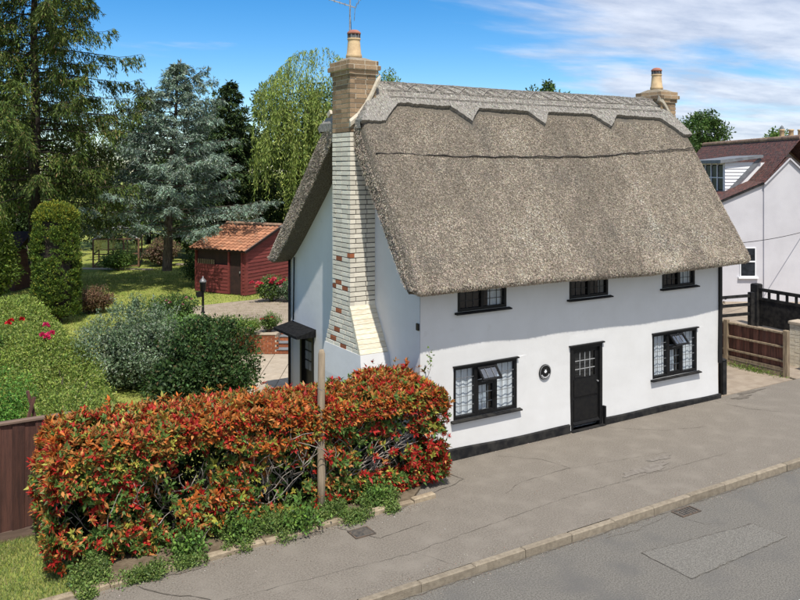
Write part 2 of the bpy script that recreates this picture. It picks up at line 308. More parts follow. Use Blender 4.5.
def gridmesh(name, G, m, parent=None, smooth=True, closed=False):
    """G: (a,b,3) grid of points."""
    a, b, _ = G.shape; me = bpy.data.meshes.new(name)
    idx = np.arange(a*b).reshape(a, b)
    q = np.stack([idx[:-1, :-1], idx[1:, :-1], idx[1:, 1:], idx[:-1, 1:]], -1).reshape(-1, 4)
    me.from_pydata(G.reshape(-1, 3).tolist(), [], q.tolist()); me.update()
    if smooth: me.polygons.foreach_set('use_smooth', [True]*len(me.polygons))
    me.materials.append(m)
    return link(name, me, None, parent)
def unit(a): return a/np.maximum(np.linalg.norm(a, axis=-1, keepdims=True), 1e-9)
def rvec(n): return unit(rng.normal(size=(n, 3)))
class Wob:                                   # smooth pseudo-noise from a few sine waves
    def __init__(s, seed, f=1.0, k=7):
        r = np.random.default_rng(seed); s.w = r.normal(size=(k, 3))*f; s.p = r.uniform(0, 6.28, k); s.k = k
    def __call__(s, P):
        P = np.asarray(P, float); return np.sin(P@s.w.T+s.p).sum(-1)/math.sqrt(s.k)
def leaves(name, P, D, Nn, L, W, col, m, parent, fold=0.18):
    """folded four-cornered leaves: P base, D direction, Nn leaf normal"""
    n = len(P); D = unit(D); S = unit(np.cross(D, Nn)); U = np.cross(S, D)
    L = np.broadcast_to(np.asarray(L, float), (n,))[:, None]; W = np.broadcast_to(np.asarray(W, float), (n,))[:, None]
    mid = P+D*L*0.48
    V = np.stack([P, mid+S*W*0.5+U*W*fold, P+D*L-U*L*0.06, mid-S*W*0.5+U*W*fold], 1).reshape(-1, 3)
    return nmesh(name, V, 4, m, col, parent)
def palette(n, cols, p=None, jit=0.18):
    cols = np.array(cols, float); i = rng.choice(len(cols), n, p=p)
    return cols[i]*(1+rng.normal(0, jit, (n, 1)))*(1+rng.normal(0, jit*0.4, (n, 3)))
def w2(r, f, z=0.0):                          # camera-relative survey (metres right, metres ahead) to world
    p = CAM+CR*r+CF*f; return np.array([p[0], p[1], z])
# ================================================================== the setting
def sheet(name, poly, z, m, thick=0.0, parent=None, kind='structure'):
    b = MB(); n = len(poly)
    if thick: b.prism([(p[0], p[1]) for p in poly], 'z', z-thick, z)
    else: b.add([(p[0], p[1], z) for p in poly], [tuple(range(n))])
    o = b.build(name, m, parent)
    if kind: o['kind'] = kind
    return o
PATIO = -0.34
def ground_z(x, y):
    r = (x-CAM[0])*CR[0]+(y-CAM[1])*CR[1]; f = (x-CAM[0])*CF[0]+(y-CAM[1])*CF[1]
    s = np.clip((y-1.5)/8.0, 0, 1); z = 0.26*s*s*(3-2*s)-0.02
    pat = np.clip((r+5.9)/0.5, 0, 1)*np.clip((26.75-f)/0.15, 0, 1)*np.clip((y-2.0)/1.5, 0, 1)*np.clip((6.0-x)/0.5, 0, 1)
    z = z*(1-pat)+(PATIO-0.16)*pat; z = np.where((x > 8.5)&(f < 60), -0.12, z)
    far = np.clip((f-48)/30, 0, 1); return z+far*0.6
def build_ground():
    b = MB(); b.add([(-900,-900,-0.9),(900,-900,-0.9),(900,900,-0.9),(-900,900,-0.9)], [(0,1,2,3)])
    tag(b.build('far_ground', M['lawn']), kind='structure')
    xs = np.concatenate([np.linspace(-60,-14,24), np.arange(-13.8,9.01,0.3), np.linspace(9.3,70,50)])
    ys = np.concatenate([np.arange(-1.30,24.1,0.3), np.linspace(24.5,90,80)])
    X, Y = np.meshgrid(xs, ys, indexing='ij'); Z = ground_z(X, Y)+Wob(3,1.1)(np.stack([X,Y,0*X],-1))*0.012
    Z[ys[None,:].repeat(len(xs),0) < 1.4] = np.minimum(Z[ys[None,:].repeat(len(xs),0) < 1.4], -0.012)
    o = gridmesh('garden_lawn', np.stack([X,Y,Z],-1), M['lawn']); o['kind'] = 'structure'
build_ground()
road = sheet('road', [(-70,-11.5),(90,-11.5),(90,-3.55),(-70,-3.55)], -0.11, M['asphalt'])
# footway: tarmac sheet with a slightly uneven surface
xs = np.arange(-30, 60.1, 0.25); ys = np.linspace(-3.425, -0.0, 15)
X, Y = np.meshgrid(xs, ys, indexing='ij'); Z = Wob(5,1.4)(np.stack([X,Y,0*X],-1))*0.0018
foot = gridmesh('footway', np.stack([X,Y,Z],-1), M['pave']); foot['kind'] = 'structure'
far_tarmac = sheet('opposite_tarmac', [(-70,-40),(90,-40),(90,-11.5),(-70,-11.5)], -0.05, M['pave'], 0.2)  # unseen ground opposite, grey surface chosen for what the windows reflect
# kerb of separate stones
kerb = thing('kerb', None, None, (0,-3.49,0)); kerb['kind'] = 'structure'
kme = MB().bbox(0,0.905,-0.05,0.06,-0.25,0.0,0.014).mesh('kerb_stone', M['kerb'])
x = -9.6; k = 0
while x < 24:
    link('kerb_stone', kme, None, kerb, (x, random.uniform(-.006,.006), 0.012+random.uniform(-.006,.006)), (0, 0, random.uniform(-.006,.006))); x += 0.915
# cracks and joints in the footway, thin dark strips lying on it
def crack(name, pts, w, z=0.0075, m='crack', parent=None, seed=0):
    r = random.Random(seed); P = []
    for (a, b) in zip(pts[:-1], pts[1:]):
        n = max(2, int(math.dist(a, b)/0.09))
        for i in range(n):
            t = i/n; P.append((a[0]+(b[0]-a[0])*t+r.uniform(-.018,.018), a[1]+(b[1]-a[1])*t+r.uniform(-.018,.018)))
    P.append(pts[-1]); b = MB(); v = []; f = []
    for i, p in enumerate(P):
        q = P[min(i+1,len(P)-1)]; o = P[max(i-1,0)]; d = math.hypot(q[0]-o[0], q[1]-o[1]) or 1; nx, ny = -(q[1]-o[1])/d, (q[0]-o[0])/d
        ww = w*.42*r.uniform(0.2,1.2)/2; v += [(p[0]+nx*ww,p[1]+ny*ww,z),(p[0]-nx*ww,p[1]-ny*ww,z)]
        if i: f.append((2*i-2,2*i-1,2*i+1,2*i))
    b.add(v, f); return b.build(name, M[m], parent)
crk = [([(-5.55,-1.62),(-5.3,-2.0),(-4.9,-2.35),(-4.75,-2.6)],.045), ([(-2.55,-1.35),(-2.25,-1.85),(-2.1,-2.1),(-1.15,-2.0)],.022), ([(-0.9,-1.2),(0.1,-1.0),(0.35,-0.9),(0.3,-0.65),(0.15,-0.35)],.04),
       ([(-5.2,-2.5),(-2.0,-2.75),(1.5,-2.45),(5.5,-2.55)],.016), ([(1.6,-0.3),(2.2,-0.9),(2.35,-1.5),(1.1,-1.55),(0.6,-1.8)],.02), ([(4.6,-0.15),(5.6,-1.0),(6.6,-1.3)],.018), ([(8.3,-0.2),(8.5,-1.0),(8.9,-1.5)],.03), ([(9.6,-1.6),(9.9,-2.1),(9.6,-2.3)],.03), ([(-1.9,-2.7),(-1.6,-3.35)],.014), ([(2.2,-1.5),(4.6,-1.9)],.013)]
for i, (p, w_) in enumerate(crk): crack('crack', p, w_, parent=foot, seed=i)
def blotch(name, cx, cy, rx, ry, m, z, parent, seed, n=40, rz=0):
    r = np.random.default_rng(seed); a = np.linspace(0, 2*np.pi, n, endpoint=False); q = 1+0.22*np.sin(3*a+r.uniform(0,6))+0.16*np.sin(5*a+r.uniform(0,6))+r.normal(0,.10,n)
    x = np.cos(a)*rx*q; y = np.sin(a)*ry*q; c_, s_ = math.cos(rz), math.sin(rz)
    b = MB(); b.add([(cx+u*c_-v*s_, cy+u*s_+v*c_, z) for u, v in zip(x, y)], [tuple(range(n))]); return b.build(name, m, parent)
blotch('pale_scuff', 3.55,-2.3,.62,.13, M['pale'], .0078, foot, 4, rz=.05); blotch('pale_scuff', 4.2,-2.05,.3,.08, M['pale'], .0078, foot, 9)
blotch('dirt_stain', 9.75,-0.12,.45,.07, M['stain'], .0078, foot, 2); blotch('dirt_stain', 9.2,-.3,.3,.09, M['stain'], .0078, foot, 3); blotch('dirt_stain', -4.9,-1.52,.3,.05, M['stain'], .0078, foot, 13); blotch('dirt_stain', -1.4,-1.33,.3,.05, M['stain'], .0078, foot, 14); blotch('dirt_stain', -3.0,-1.45,.25,.04, M['stain'], .0078, foot, 15)
cov = thing('service_cover', 'small square cast iron cover set in the footway below the wooden post', 'cover', (-2.24,-1.80,0))
MB().bbox(-.15,.15,-.12,.12,-.03,.021,.006).build('cover_plate', M['iron'], cov)
fr_ = MB()
for a in ((-.175,.175,-.145,-.122),(-.175,.175,.122,.145),(-.175,-.152,-.122,.122),(.152,.175,-.122,.122)): fr_.box(*a,-.03,.018)
fr_.build('cover_frame', M['rust'], cov)
# road repair, gully grate, centre line
sheet('asphalt_repair', [(1.09,-4.33),(3.36,-4.60),(3.42,-5.16),(1.10,-5.22)], -0.104, M['asphaltpatch'], parent=road, kind=None)
crack('repair_joint', [(1.09,-4.33),(3.36,-4.60),(3.42,-5.16),(1.10,-5.22),(1.09,-4.33)], .02, -0.1005, 'crack', road, 31)
crack('road_crack', [(1.0,-3.72),(1.6,-3.78),(2.5,-3.66)], .02, -0.1055, 'crack', road, 32); crack('road_crack', [(2.6,-3.9),(2.7,-4.2),(3.0,-4.35)], .015, -0.1055, 'crack', road, 33)
crack('gutter_line', [(-6,-3.575),(0,-3.575),(12,-3.575)], .05, -0.1045, 'crack', road, 34)
gl = thing('gully_grate', 'small rusty gully grate beside the kerb in the road', 'drain', (2.84,-3.74,-0.11))
b = MB()
for a in ((-.23,.23,-.12,-.095),(-.23,.23,.095,.12),(-.23,-.2,-.095,.095),(.2,.23,-.095,.095)): b.box(*a,-.03,.016)
b.build('grate_frame', M['rust'], gl)
for i in range(6): MB().box(-.19+i*.065,-.155+i*.065,-.094,.094,-.03,.011).build('grate_bar', M['iron'], gl)
MB().box(-.199,.199,-.0945,.0945,-.028,-.004).build('grate_pit', M['crack'], gl)
for i in range(9): sheet('centre_line', [(1.5+i*6,-6.42),(4.5+i*6,-6.42),(4.5+i*6,-6.32),(1.5+i*6,-6.32)], -0.1055, M['paint'], parent=road, kind=None)
# ground on the right: neighbour's drive
sheet('side_drive', [(8.7,0.0),(11.74,0.0),(11.74,11),(8.7,11)], 0.014, M['drive'], 0.1)
sheet('neighbour_forecourt', [(11.9,0.0),(40,0.0),(40,22),(11.9,22)], 0.010, M['drive'], 0.1)
# back garden paving
def cp(l, z): return [tuple(w2(r, f)[:2]) for r, f in l]
sheet('garden_drive', cp([(-8.6,30.3),(-5.9,26.3),(-5.9,25.72),(-3.92,25.72),(-3.92,26.6),(6,26.6),(6,36),(-3.2,36),(-5.9,32.3)], 0), 0.285, M['drive'], 0.7)
sheet('patio_base', [(-0.9,4.3),(-0.0,4.3),(-0.0,5.9),(5.0,5.9),tuple(w2(0,25.5)[:2]),tuple(w2(-5.8,25.5)[:2])], PATIO-0.03, M['soil'], 0.05)
patio = thing('patio', None, None, (0,0,0)); patio['kind'] = 'structure'
sl = MB().bbox(-.295,.295,-.295,.295,-.03,0,.008).mesh('paving_slab', M['slab'])
for i in range(12):
    for j in range(14):
        p = w2(-5.5+i*.605, 25.15-j*.605-.0)
        if p[1] > 6.25 or (p[0] < -0.45 and p[1] > 4.4): link('paving_slab', sl, None, patio, (p[0],p[1],PATIO+.02+random.uniform(-.003,.003)), (0,0,-TH))
sheet('garden_path', cp([(-17.0,42.6),(-13.0,42.2),(-13.0,41.9),(-17,42.2)], 0), 0.30, M['slab'], 0.05)
sheet('garden_path_end', cp([(-12.5,44.6),(-9.0,43.6),(-9.0,43.1),(-12.4,44.0)], 0), 0.31, M['slab'], 0.05)
# ================================================================== the thatched cottage
cot = thing('thatched_cottage', 'white rendered cottage with thatched roof, black windows and brick end chimneys beside the footway', 'cottage')
LX, DY = 8.67, 5.95
WIN = [(0.76,2.33,0.75,1.76), (6.33,7.87,0.77,1.79)]
UPW = [(0.86,2.06,2.82,3.36), (3.77,4.91,2.82,3.36), (6.66,7.80,2.82,3.36)]
DOOR = (3.80,4.72,0.03,1.80)
def wall_front():
    ops = WIN+UPW+[DOOR]; xs = sorted({0.0,LX}|{v for o in ops for v in o[:2]}); zs = sorted({0.0,3.75}|{v for o in ops for v in o[2:]})
    # refine so that the hand-made unevenness can be modelled
    def ref(a, s):
        r = []
        for p, q in zip(a[:-1], a[1:]):
            n = max(1, int((q-p)/s)); r += [p+(q-p)*i/n for i in range(n)]
        return r+[a[-1]]
    X = ref(xs,.25); Z = ref(zs,.25); wb = Wob(21,1.6); b = MB()
    idx = {}
    def inop(x, z): return any(o[0]-1e-6 < x < o[1]+1e-6 and o[2]-1e-6 < z < o[3]+1e-6 for o in ops)
    for i, x in enumerate(X):
        for j, z in enumerate(Z):
            y = wb([x,0,z])*0.008-0.02*max(0,1-z/1.0)
            if inop(x,z): y = min(y, -0.004)
            idx[i,j] = len(b.v); b.v.append((x,y,z))
    for i in range(len(X)-1):
        for j in range(len(Z)-1):
            cx, cz = (X[i]+X[i+1])/2, (Z[j]+Z[j+1])/2
            if any(o[0] < cx < o[1] and o[2] < cz < o[3] for o in ops): continue
            b.f.append((idx[i,j],idx[i+1,j],idx[i+1,j+1],idx[i,j+1]))
    for o in ops:   # reveals
        x0,x1,z0,z1 = o
        k = [(x0,-.006,z0),(x1,-.006,z0),(x1,-.006,z1),(x0,-.006,z1),(x0,.3,z0),(x1,.3,z0),(x1,.3,z1),(x0,.3,z1)]
        b.add(k, [(0,1,5,4),(1,2,6,5),(2,3,7,6),(3,0,4,7)])
    return b.build('wall', M['render'], cot, smooth=False)
wf = wall_front(); wf['label'] = 'white rendered front wall with windows and door'
# gable, back and right walls
GD = (4.62,5.30,-0.3,1.60)       # gable door opening (y0,y1,z0,z1)
def gable_wall():
    b = MB(); top = lambda y: (3.45+(y)*1.47 if y < 2.2 else 6.68-(y-2.2)*0.86)
    ys = [0,0.5,1.0,1.7,2.2,2.6,3.2,3.9,GD[0],GD[1],5.6,DY]
    for y0, y1 in zip(ys[:-1], ys[1:]):
        if y0 == GD[0]: b.add([(0,y0,GD[3]),(0,y1,GD[3]),(0,y1,top(y1)),(0,y0,top(y0))], [(0,3,2,1)])
        else: b.add([(0,y0,-.5),(0,y1,-.5),(0,y1,top(y1)),(0,y0,top(y0))], [(0,3,2,1)])
    y0,y1,z0,z1 = GD; b.add([(0,y0,z0),(0,y1,z0),(0,y1,z1),(0,y0,z1),(.2,y0,z0),(.2,y1,z0),(.2,y1,z1),(.2,y0,z1)], [(0,4,7,3),(1,2,6,5),(3,7,6,2)])
    b.build('wall', M['render'], cot)
    c = MB(); c.add([(LX,y,-.1) for y in (0,DY)]+[(LX,DY,top(DY)),(LX,2.2,top(2.2)),(LX,0,top(0))], [(0,1,2,3,4)]); c.build('wall', M['render'], cot)
    d = MB(); d.box(0.01,LX-.01,DY-.25,DY,-.5,3.45); d.build('wall', M['render'], cot)
    d = MB(); d.box(.35,LX-.3,.36,.40,.02,3.4); d.box(.25,.30,.4,DY-.3,-.4,3.4); d.build('dark_backing', M['dark'], cot)  # near-black sheets stand in for the unlit rooms behind the windows
gable_wall()
# black tarred plinth in two runs, stepping at the door
for x0, x1 in ((-.03,3.74),(4.79,LX+.03)):
    b = MB(); n = 22
    for i in range(n+1):
        x = x0+(x1-x0)*i/n; h = .215-.012*x+.012*math.sin(x*2.1); b.v += [(x,-.075,-.05),(x,-.07,h-.02),(x,-.045,h),(x,.02,h)]
        if i: k = 4*i; b.f += [(k-4,k,k+1,k-3),(k-3,k+1,k+2,k-2),(k-2,k+2,k+3,k-1)]
    b.f += [(3,2,1,0),tuple(4*n+j for j in range(4))]; b.build('plinth', M['blackmatt'], cot)

def window(o, lights, vent, yf=-.012):
    x0,x1,z0,z1 = o; fw = .055
    w_ = link('window', MB().box(x0,x1,yf,.07,z1-fw,z1).box(x0,x1,yf,.07,z0,z0+fw).box(x0,x0+fw,yf,.07,z0+fw,z1-fw).box(x1-fw,x1,yf,.07,z0+fw,z1-fw).mesh('window', M['black']), None, cot)
    MB().box(x0-.02,x1+.03,yf-.05,.02,z1,z1+.028).build('hood', M['black'], w_)
    s = MB(); s.prism([(-.10,z0-.045),(-.10,z0-.02),(0.06,z0+.004),(0.06,z0-.045)], 'x', x0-.07, x1+.08); s.build('sill', M['blackmatt'], w_)
    iw = (x1-x0-2*fw); wd = iw/lights
    for k in range(1, lights): MB().box(x0+fw+k*wd-.035,x0+fw+k*wd+.035,yf+.004,.066,z0+fw,z1-fw).build('mullion', M['black'], w_)
    for k in range(lights):
        a = x0+fw+k*wd+(.035 if k else 0); c = x0+fw+(k+1)*wd-(.035 if k < lights-1 else 0); t = z1-fw; bt = z0+fw
        if vent and k == 1:
            tz = z1-fw-.30; MB().box(a,c,yf+.006,.062,tz-.035,tz+.02).build('transom', M['black'], w_); t = tz-.035
            # inner sash around the lower light
            s = MB()
            for q in ((a,a+.035,bt,t),(c-.035,c,bt,t)): s.box(q[0],q[1],.0,.05,q[2],q[3])
            s.box(a+.035,c-.035,.0,.05,bt,bt+.035).box(a+.035,c-.035,.0,.05,t-.035,t); s.build('casement', M['black'], w_)
            # top-hung vent standing open
            v = MB(); hh = .29; ww = c-a+.05
            for q in ((0,.035,0,-hh),(ww-.035,ww,0,-hh)): v.box(q[0],q[1],-.02,.02,q[3],q[2])
            v.box(.035,ww-.035,-.02,.02,-.035,0).box(.035,ww-.035,-.02,.02,-hh,-hh+.04)
            vo = v.build('vent_sash', M['black'], w_, loc=(a-.025,yf-.025,z1-fw-.01), rot=(R_(-42),0,0))
            p = MB(); p.add([(.03,0,-.03),(ww-.03,0,-.03),(ww-.03,0,-hh+.03),(.03,0,-hh+.03)], [(0,3,2,1)]); 
            p.build('vent_pane', M['glassblue'], w_, loc=(a-.025,yf-.025,z1-fw-.01), rot=(R_(-42),0,0))
            l = MB()
            for i in (1,2): l.box(ww*i/3-.005,ww*i/3+.005,-.012,-.003,-hh+.04,-.035)
            l.build('vent_leading', M['lead'], w_, loc=(a-.025,yf-.025,z1-fw-.01), rot=(R_(-42),0,0))
            MB().bar((a+.1,-.03,tz+.0),(a+.1,-.20,z1-fw-.24),.012).build('vent_stay', M['steel'], w_)
        g = MB(); g.add([(a,.035,bt),(c,.035,bt),(c,.035,t),(a,.035,t)], [(0,1,2,3)]); g.build('pane', M['glass'], w_)
        l = MB(); nx = 3; nz = max(2, int(round((t-bt)/.17))); bow = random.uniform(-.01,.01)
        for i in range(1,nx): l.box(a+(c-a)*i/nx-.005,a+(c-a)*i/nx+.005,.022,.033,bt,t)
        for j in range(1,nz): l.box(a,c,.021,.032,bt+(t-bt)*j/nz-.005,bt+(t-bt)*j/nz+.005)
        l.build('leading', M['lead' if vent else 'leaddark'], w_)
        # gathered net curtain behind the glass
        if vent:
            n = 40; G = np.zeros((n,2,3)); xx = np.linspace(a-.03,c+.03,n); yy = .10+.010*np.sin(xx*34+k)+.006*np.sin(xx*13)
            top = t+.05
            G[:,0] = np.stack([xx,yy,0*xx+bt-.02],-1); G[:,1] = np.stack([xx,yy+.01,0*xx+top],-1)
            cut = slice(None) if k != 1 else slice(6,n-12)
            gridmesh('curtain', G[cut], M['curtain'], w_)
        elif k == lights-1 and o[0] != UPW[1][0]:
            n = 30; G = np.zeros((n,2,3)); xx = np.linspace(a+.18,c+.02,n); yy = .11+.018*np.sin(xx*60)
            G[:,0] = np.stack([xx,yy,0*xx+bt-.02],-1); G[:,1] = np.stack([xx,yy,0*xx+t],-1); gridmesh('curtain', G, M['curtain'], w_)
    return w_
for o in WIN: window(o, 3, True)
for o in UPW: window(o, 2, False)
# front door
x0,x1,z0,z1 = DOOR
dr = link('door', MB().box(x0+.07,x1-.07,.03,.075,z0+.06,z1-.07-.62).box(x0+.07,x0+.17,.03,.075,z1-.07-.62,z1-.07).box(x1-.17,x1-.07,.03,.075,z1-.07-.62,z1-.07).box(x0+.17,x1-.17,.03,.075,z1-.16,z1-.07).mesh('door', M['black']), None, cot)
MB().box(x0-.01,x0+.07,-.02,.09,z0,z1).box(x1-.07,x1+.01,-.02,.09,z0,z1).box(x0+.07,x1-.07,-.02,.09,z1-.07,z1).box(x0-.04,x1+.05,-.06,.0,z1,z1+.03).build('door_frame', M['black'], dr)
MB().box(x0+.12,x1-.12,.012,.030,z0+.16,z0+.62).box(x0+.12,x1-.12,.012,.030,z0+.68,z0+1.05).build('door_panel', M['black'], dr)
b = MB(); b.prism([(-.03,z0+.10),(-.025,z0+.12),(.03,z0+.16),(.03,z0+.10)], 'x', x0+.08, x1-.08); b.build('weather_bar', M['black'], dr)
gx0,gx1,gz0,gz1 = x0+.17,x1-.17,z1-.07-.62,z1-.16
for i in range(4):
    for j in range(3):
        a = gx0+(gx1-gx0)*i/4; c = gx0+(gx1-gx0)*(i+1)/4; d = gz0+(gz1-gz0)*j/3; e = gz0+(gz1-gz0)*(j+1)/3
        q = MB(); q.add([(a,.05,d),(c,.05,d),(c,.05,e),(a,.05,e)], [(0,1,2,3)]); q.build('pane', M['glass'], dr)
q = MB()
for i in range(1,4): a = gx0+(gx1-gx0)*i/4; q.box(a-.006,a+.006,.033,.048,gz0,gz1)
for j in range(1,3): d = gz0+(gz1-gz0)*j/3; q.box(gx0,gx1,.032,.047,d-.006,d+.006)
q.build('glazing_bars', M['leadpale'], dr)
MB().box(gx0,gx1,.09,.10,gz0,gz1).build('door_backing', M['dark'], dr)  # plain dark sheet behind the door panes
MB().lathe([(.0,-.02),(.018,-.02),(.018,.02),(.0,.02)], (0,0,0), 10).build('door_knob', M['steel'], dr, loc=(x1-.12,.0,z0+.95), rot=(R_(90),0,0))
MB().box(x0+.15,x0+.42,.022,.031,z0+1.085,z0+1.125).build('letter_flap', M['blackmatt'], dr)
MB().box(x0-.02,x1+.02,-.10,.1,-.02,.03).build('threshold', M['blackmatt'], dr)
MB().box(x1+.02,x1+.06,-.085,-.0,.0,.42).build('boot_post', M['black'], dr)
# round plaque
pl = link('plaque', MB().lathe([(.0,0),(.158,0),(.158,.018),(.15,.024),(0,.024)], n=28).mesh('plaque', M['black']), None, cot, (3.075,-.012,1.375), (R_(90),0,0))
MBp = MB()
def arc(b, r0, r1, a0, a1, z0, z1, n=10):
    v = []; f = []
    for i in range(n+1):
        t = a0+(a1-a0)*i/n
        for rr in (r0,r1):
            for zz in (z0,z1): v.append((rr*math.cos(t), rr*math.sin(t), zz))
    for i in range(n):
        k = 4*i; f += [(k+1,k+5,k+7,k+3),(k,k+1,k+5,k+4)[::-1],(k+2,k+3,k+7,k+6)]
    b.add(v, f)
q = MB()
for i in range(9): arc(q,.098,.122,R_(205+i*15),R_(214+i*15),.024,.027,2)
q.build('plaque_lettering', M['whiteboard'], pl)
q = MB(); q.add([(a_*.55,b_*.55+.02,.0265) for a_, b_ in ((-.07,.0),(-.05,-.05),(0,-.072),(.05,-.05),(.07,0),(.03,.02),(.035,.075),(0,.045),(-.035,.075),(-.03,.02))], [tuple(range(10))]); q.build('plaque_emblem', M['whiteboard'], pl)
q = MB(); arc(q,.138,.147,0,2*math.pi,.024,.0262,30); q.build('plaque_ring', M['leadpale'], pl)
# gable door with its little canopy
y0,y1,za,zb = GD
gd = link('side_door', MB().box(.05,.10,y0+.05,y1-.05,za,zb-.05).mesh('side_door', M['black']), None, cot); gd['label'] = 'black side door under a small canopy'
MB().box(-.03,.12,y0-.03,y0+.05,za,zb).box(-.03,.12,y1-.05,y1+.03,za,zb).box(-.03,.12,y0+.05,y1-.05,zb-.05,zb).build('door_frame', M['black'], gd)
for i in range(2):
    for j in range(3): 
        q = MB(); a = y0+.16+i*.2; d = .75+j*.24; q.box(.035,.05,a,a+.17,d,d+.2); q.build('pane', M['leadroof'], gd)
q = MB(); q.prism([(0.0,1.80),(-.50,1.68),(-.50,1.62),(-.02,1.62),(0,1.63)], 'y', y0-.14, y1+.55); q.build('canopy', M['felt'], gd)
# pipes and small fittings
MB().tube([(-.06,5.88,3.3),(-.06,5.88,1.9),(-.06,5.88,-.3)], .035, 8).build('downpipe', M['black'], cot, True)
MB().tube([(-.05,5.62,3.4),(-.05,5.64,2.6),(-.05,5.66,1.85)], .018, 6).build('cable_pipe', M['black'], cot, True)
MB().box(LX+.0,LX+.09,-.06,.05,.85,3.5).build('corner_board', M['black'], cot)
MB().tube([(LX+.16,.06,3.4),(LX+.16,.06,0)], .04, 8).build('downpipe', M['black'], cot, True)
MB().box(-.03,0,.02,.10,2.55,2.68).build('pipe_clip', M['black'], cot)
q = MB(); q.box(-.12,0,.2,.3,3.42,3.52).tube([(-.1,.25,3.47),(-.2,.18,3.5)], .05, 8); q.build('security_light', M['black'], cot)

# ---------------- thatch
def prof_pts():
    o = [(-.42,3.29),(-.54,3.28),(-.63,3.32),(-.67,3.39),(-.645,3.47)]
    o += [(-.645+t*2.2, 3.47+t*2.2*1.49) for t in (.2,.4,.6,.8,1.0)]
    o += [(1.74,6.98),(1.9,7.17),(2.02,7.28),(2.15,7.33),(2.3,7.28),(2.5,7.12),(2.75,6.9)]
    o += [(2.75+t*3.63, 6.9-t*3.46) for t in (.2,.4,.6,.8,1.0)]
    o += [(6.43,3.36),(6.38,3.25),(6.25,3.21),(6.1,3.24)]
    i = [(-.30,3.31),(-.1,3.5),(.2,3.9),(.8,4.75),(1.4,5.6),(1.9,6.3),(2.15,6.62),(2.5,6.35),(3.0,5.85),(4.0,4.9),(5.0,4.0),(5.6,3.5),(5.95,3.27)]
    return o, i
def resample(p, n):
    p = np.array(p); d = np.r_[0, np.cumsum(np.linalg.norm(np.diff(p, axis=0), axis=1))]; t = np.linspace(0, d[-1], n)
    return np.stack([np.interp(t, d, p[:,0]), np.interp(t, d, p[:,1])], -1)
NS, NX = 130, 150
po, pi_ = prof_pts(); PO = resample(po, NS); PI = resample(pi_, NS)
tang = np.gradient(PO, axis=0); nrm = np.stack([-tang[:,1], tang[:,0]], -1); nrm /= np.linalg.norm(nrm, axis=1, keepdims=True)
def xl(z): return -.44-.012*(z-3.3)
def xr(z): return 9.10+.085*(z-3.3)
def hipz(x): return np.minimum(6.40+1.42*(x+.52), 6.40+1.42*(9.42-x))
wbl, wbm = Wob(31, .55), Wob(32, 2.3)
def thatch_grid():
    av = np.r_[np.linspace(0,.015,6), np.linspace(.02,.98,NX-12), np.linspace(.985,1,6)]
    O = np.zeros((len(av),NS,3)); I = np.zeros((len(av),NS,3))
    for i, a in enumerate(av):
        x = xl(PO[:,1])*(1-a)+xr(PO[:,1])*a; d = np.minimum(a, 1-a)*9.6
        P = np.stack([x,PO[:,0],PO[:,1]],-1); disp = wbl(P)*.022+wbm(P)*.009
        rnd = .16*(1-np.sqrt(max(0,1-max(0,1-d/.14)**2)))
        P[:,1] += nrm[:,0]*(disp-rnd); P[:,2] += nrm[:,1]*(disp-rnd)
        P[:,0] += (wbm(P*1.3)*.02 if (i == 0 or i == len(av)-1) else 0)
        sag = .02*np.sin(x*.9); P[:,2] += sag*(PO[:,1] < 4.2)*1.0
        P[:,2] = np.minimum(P[:,2], hipz(P[:,0])); O[i] = P
        Q = np.stack([x,PI[:,0],PI[:,1]],-1); Q[:,2] = np.minimum(Q[:,2], hipz(Q[:,0])-.3); I[i] = Q
    return O, I
TO, TI = thatch_grid()
L = np.concatenate([TO, TI[:,::-1]], 1)
me = bpy.data.meshes.new('thatch_roof'); n, k = L.shape[:2]; idx = np.arange(n*k).reshape(n,k)
nx_ = np.roll(idx,-1,1); q = np.stack([idx[:-1],idx[1:],nx_[1:],nx_[:-1]],-1).reshape(-1,4).tolist()
for e, fl in ((0,False),(n-1,True)):
    for j in range(NS-1):
        f = (int(idx[e,j]),int(idx[e,j+1]),int(idx[e,k-2-j]),int(idx[e,k-1-j])); q.append(f if not fl else f[::-1])
me.from_pydata(L.reshape(-1,3).tolist(), [], q); me.update(); me.polygons.foreach_set('use_smooth',[True]*len(me.polygons)); me.materials.append(M['thatch'])
roof = link('thatch_roof', me, None, cot); roof['label'] = 'grey brown reed thatch'
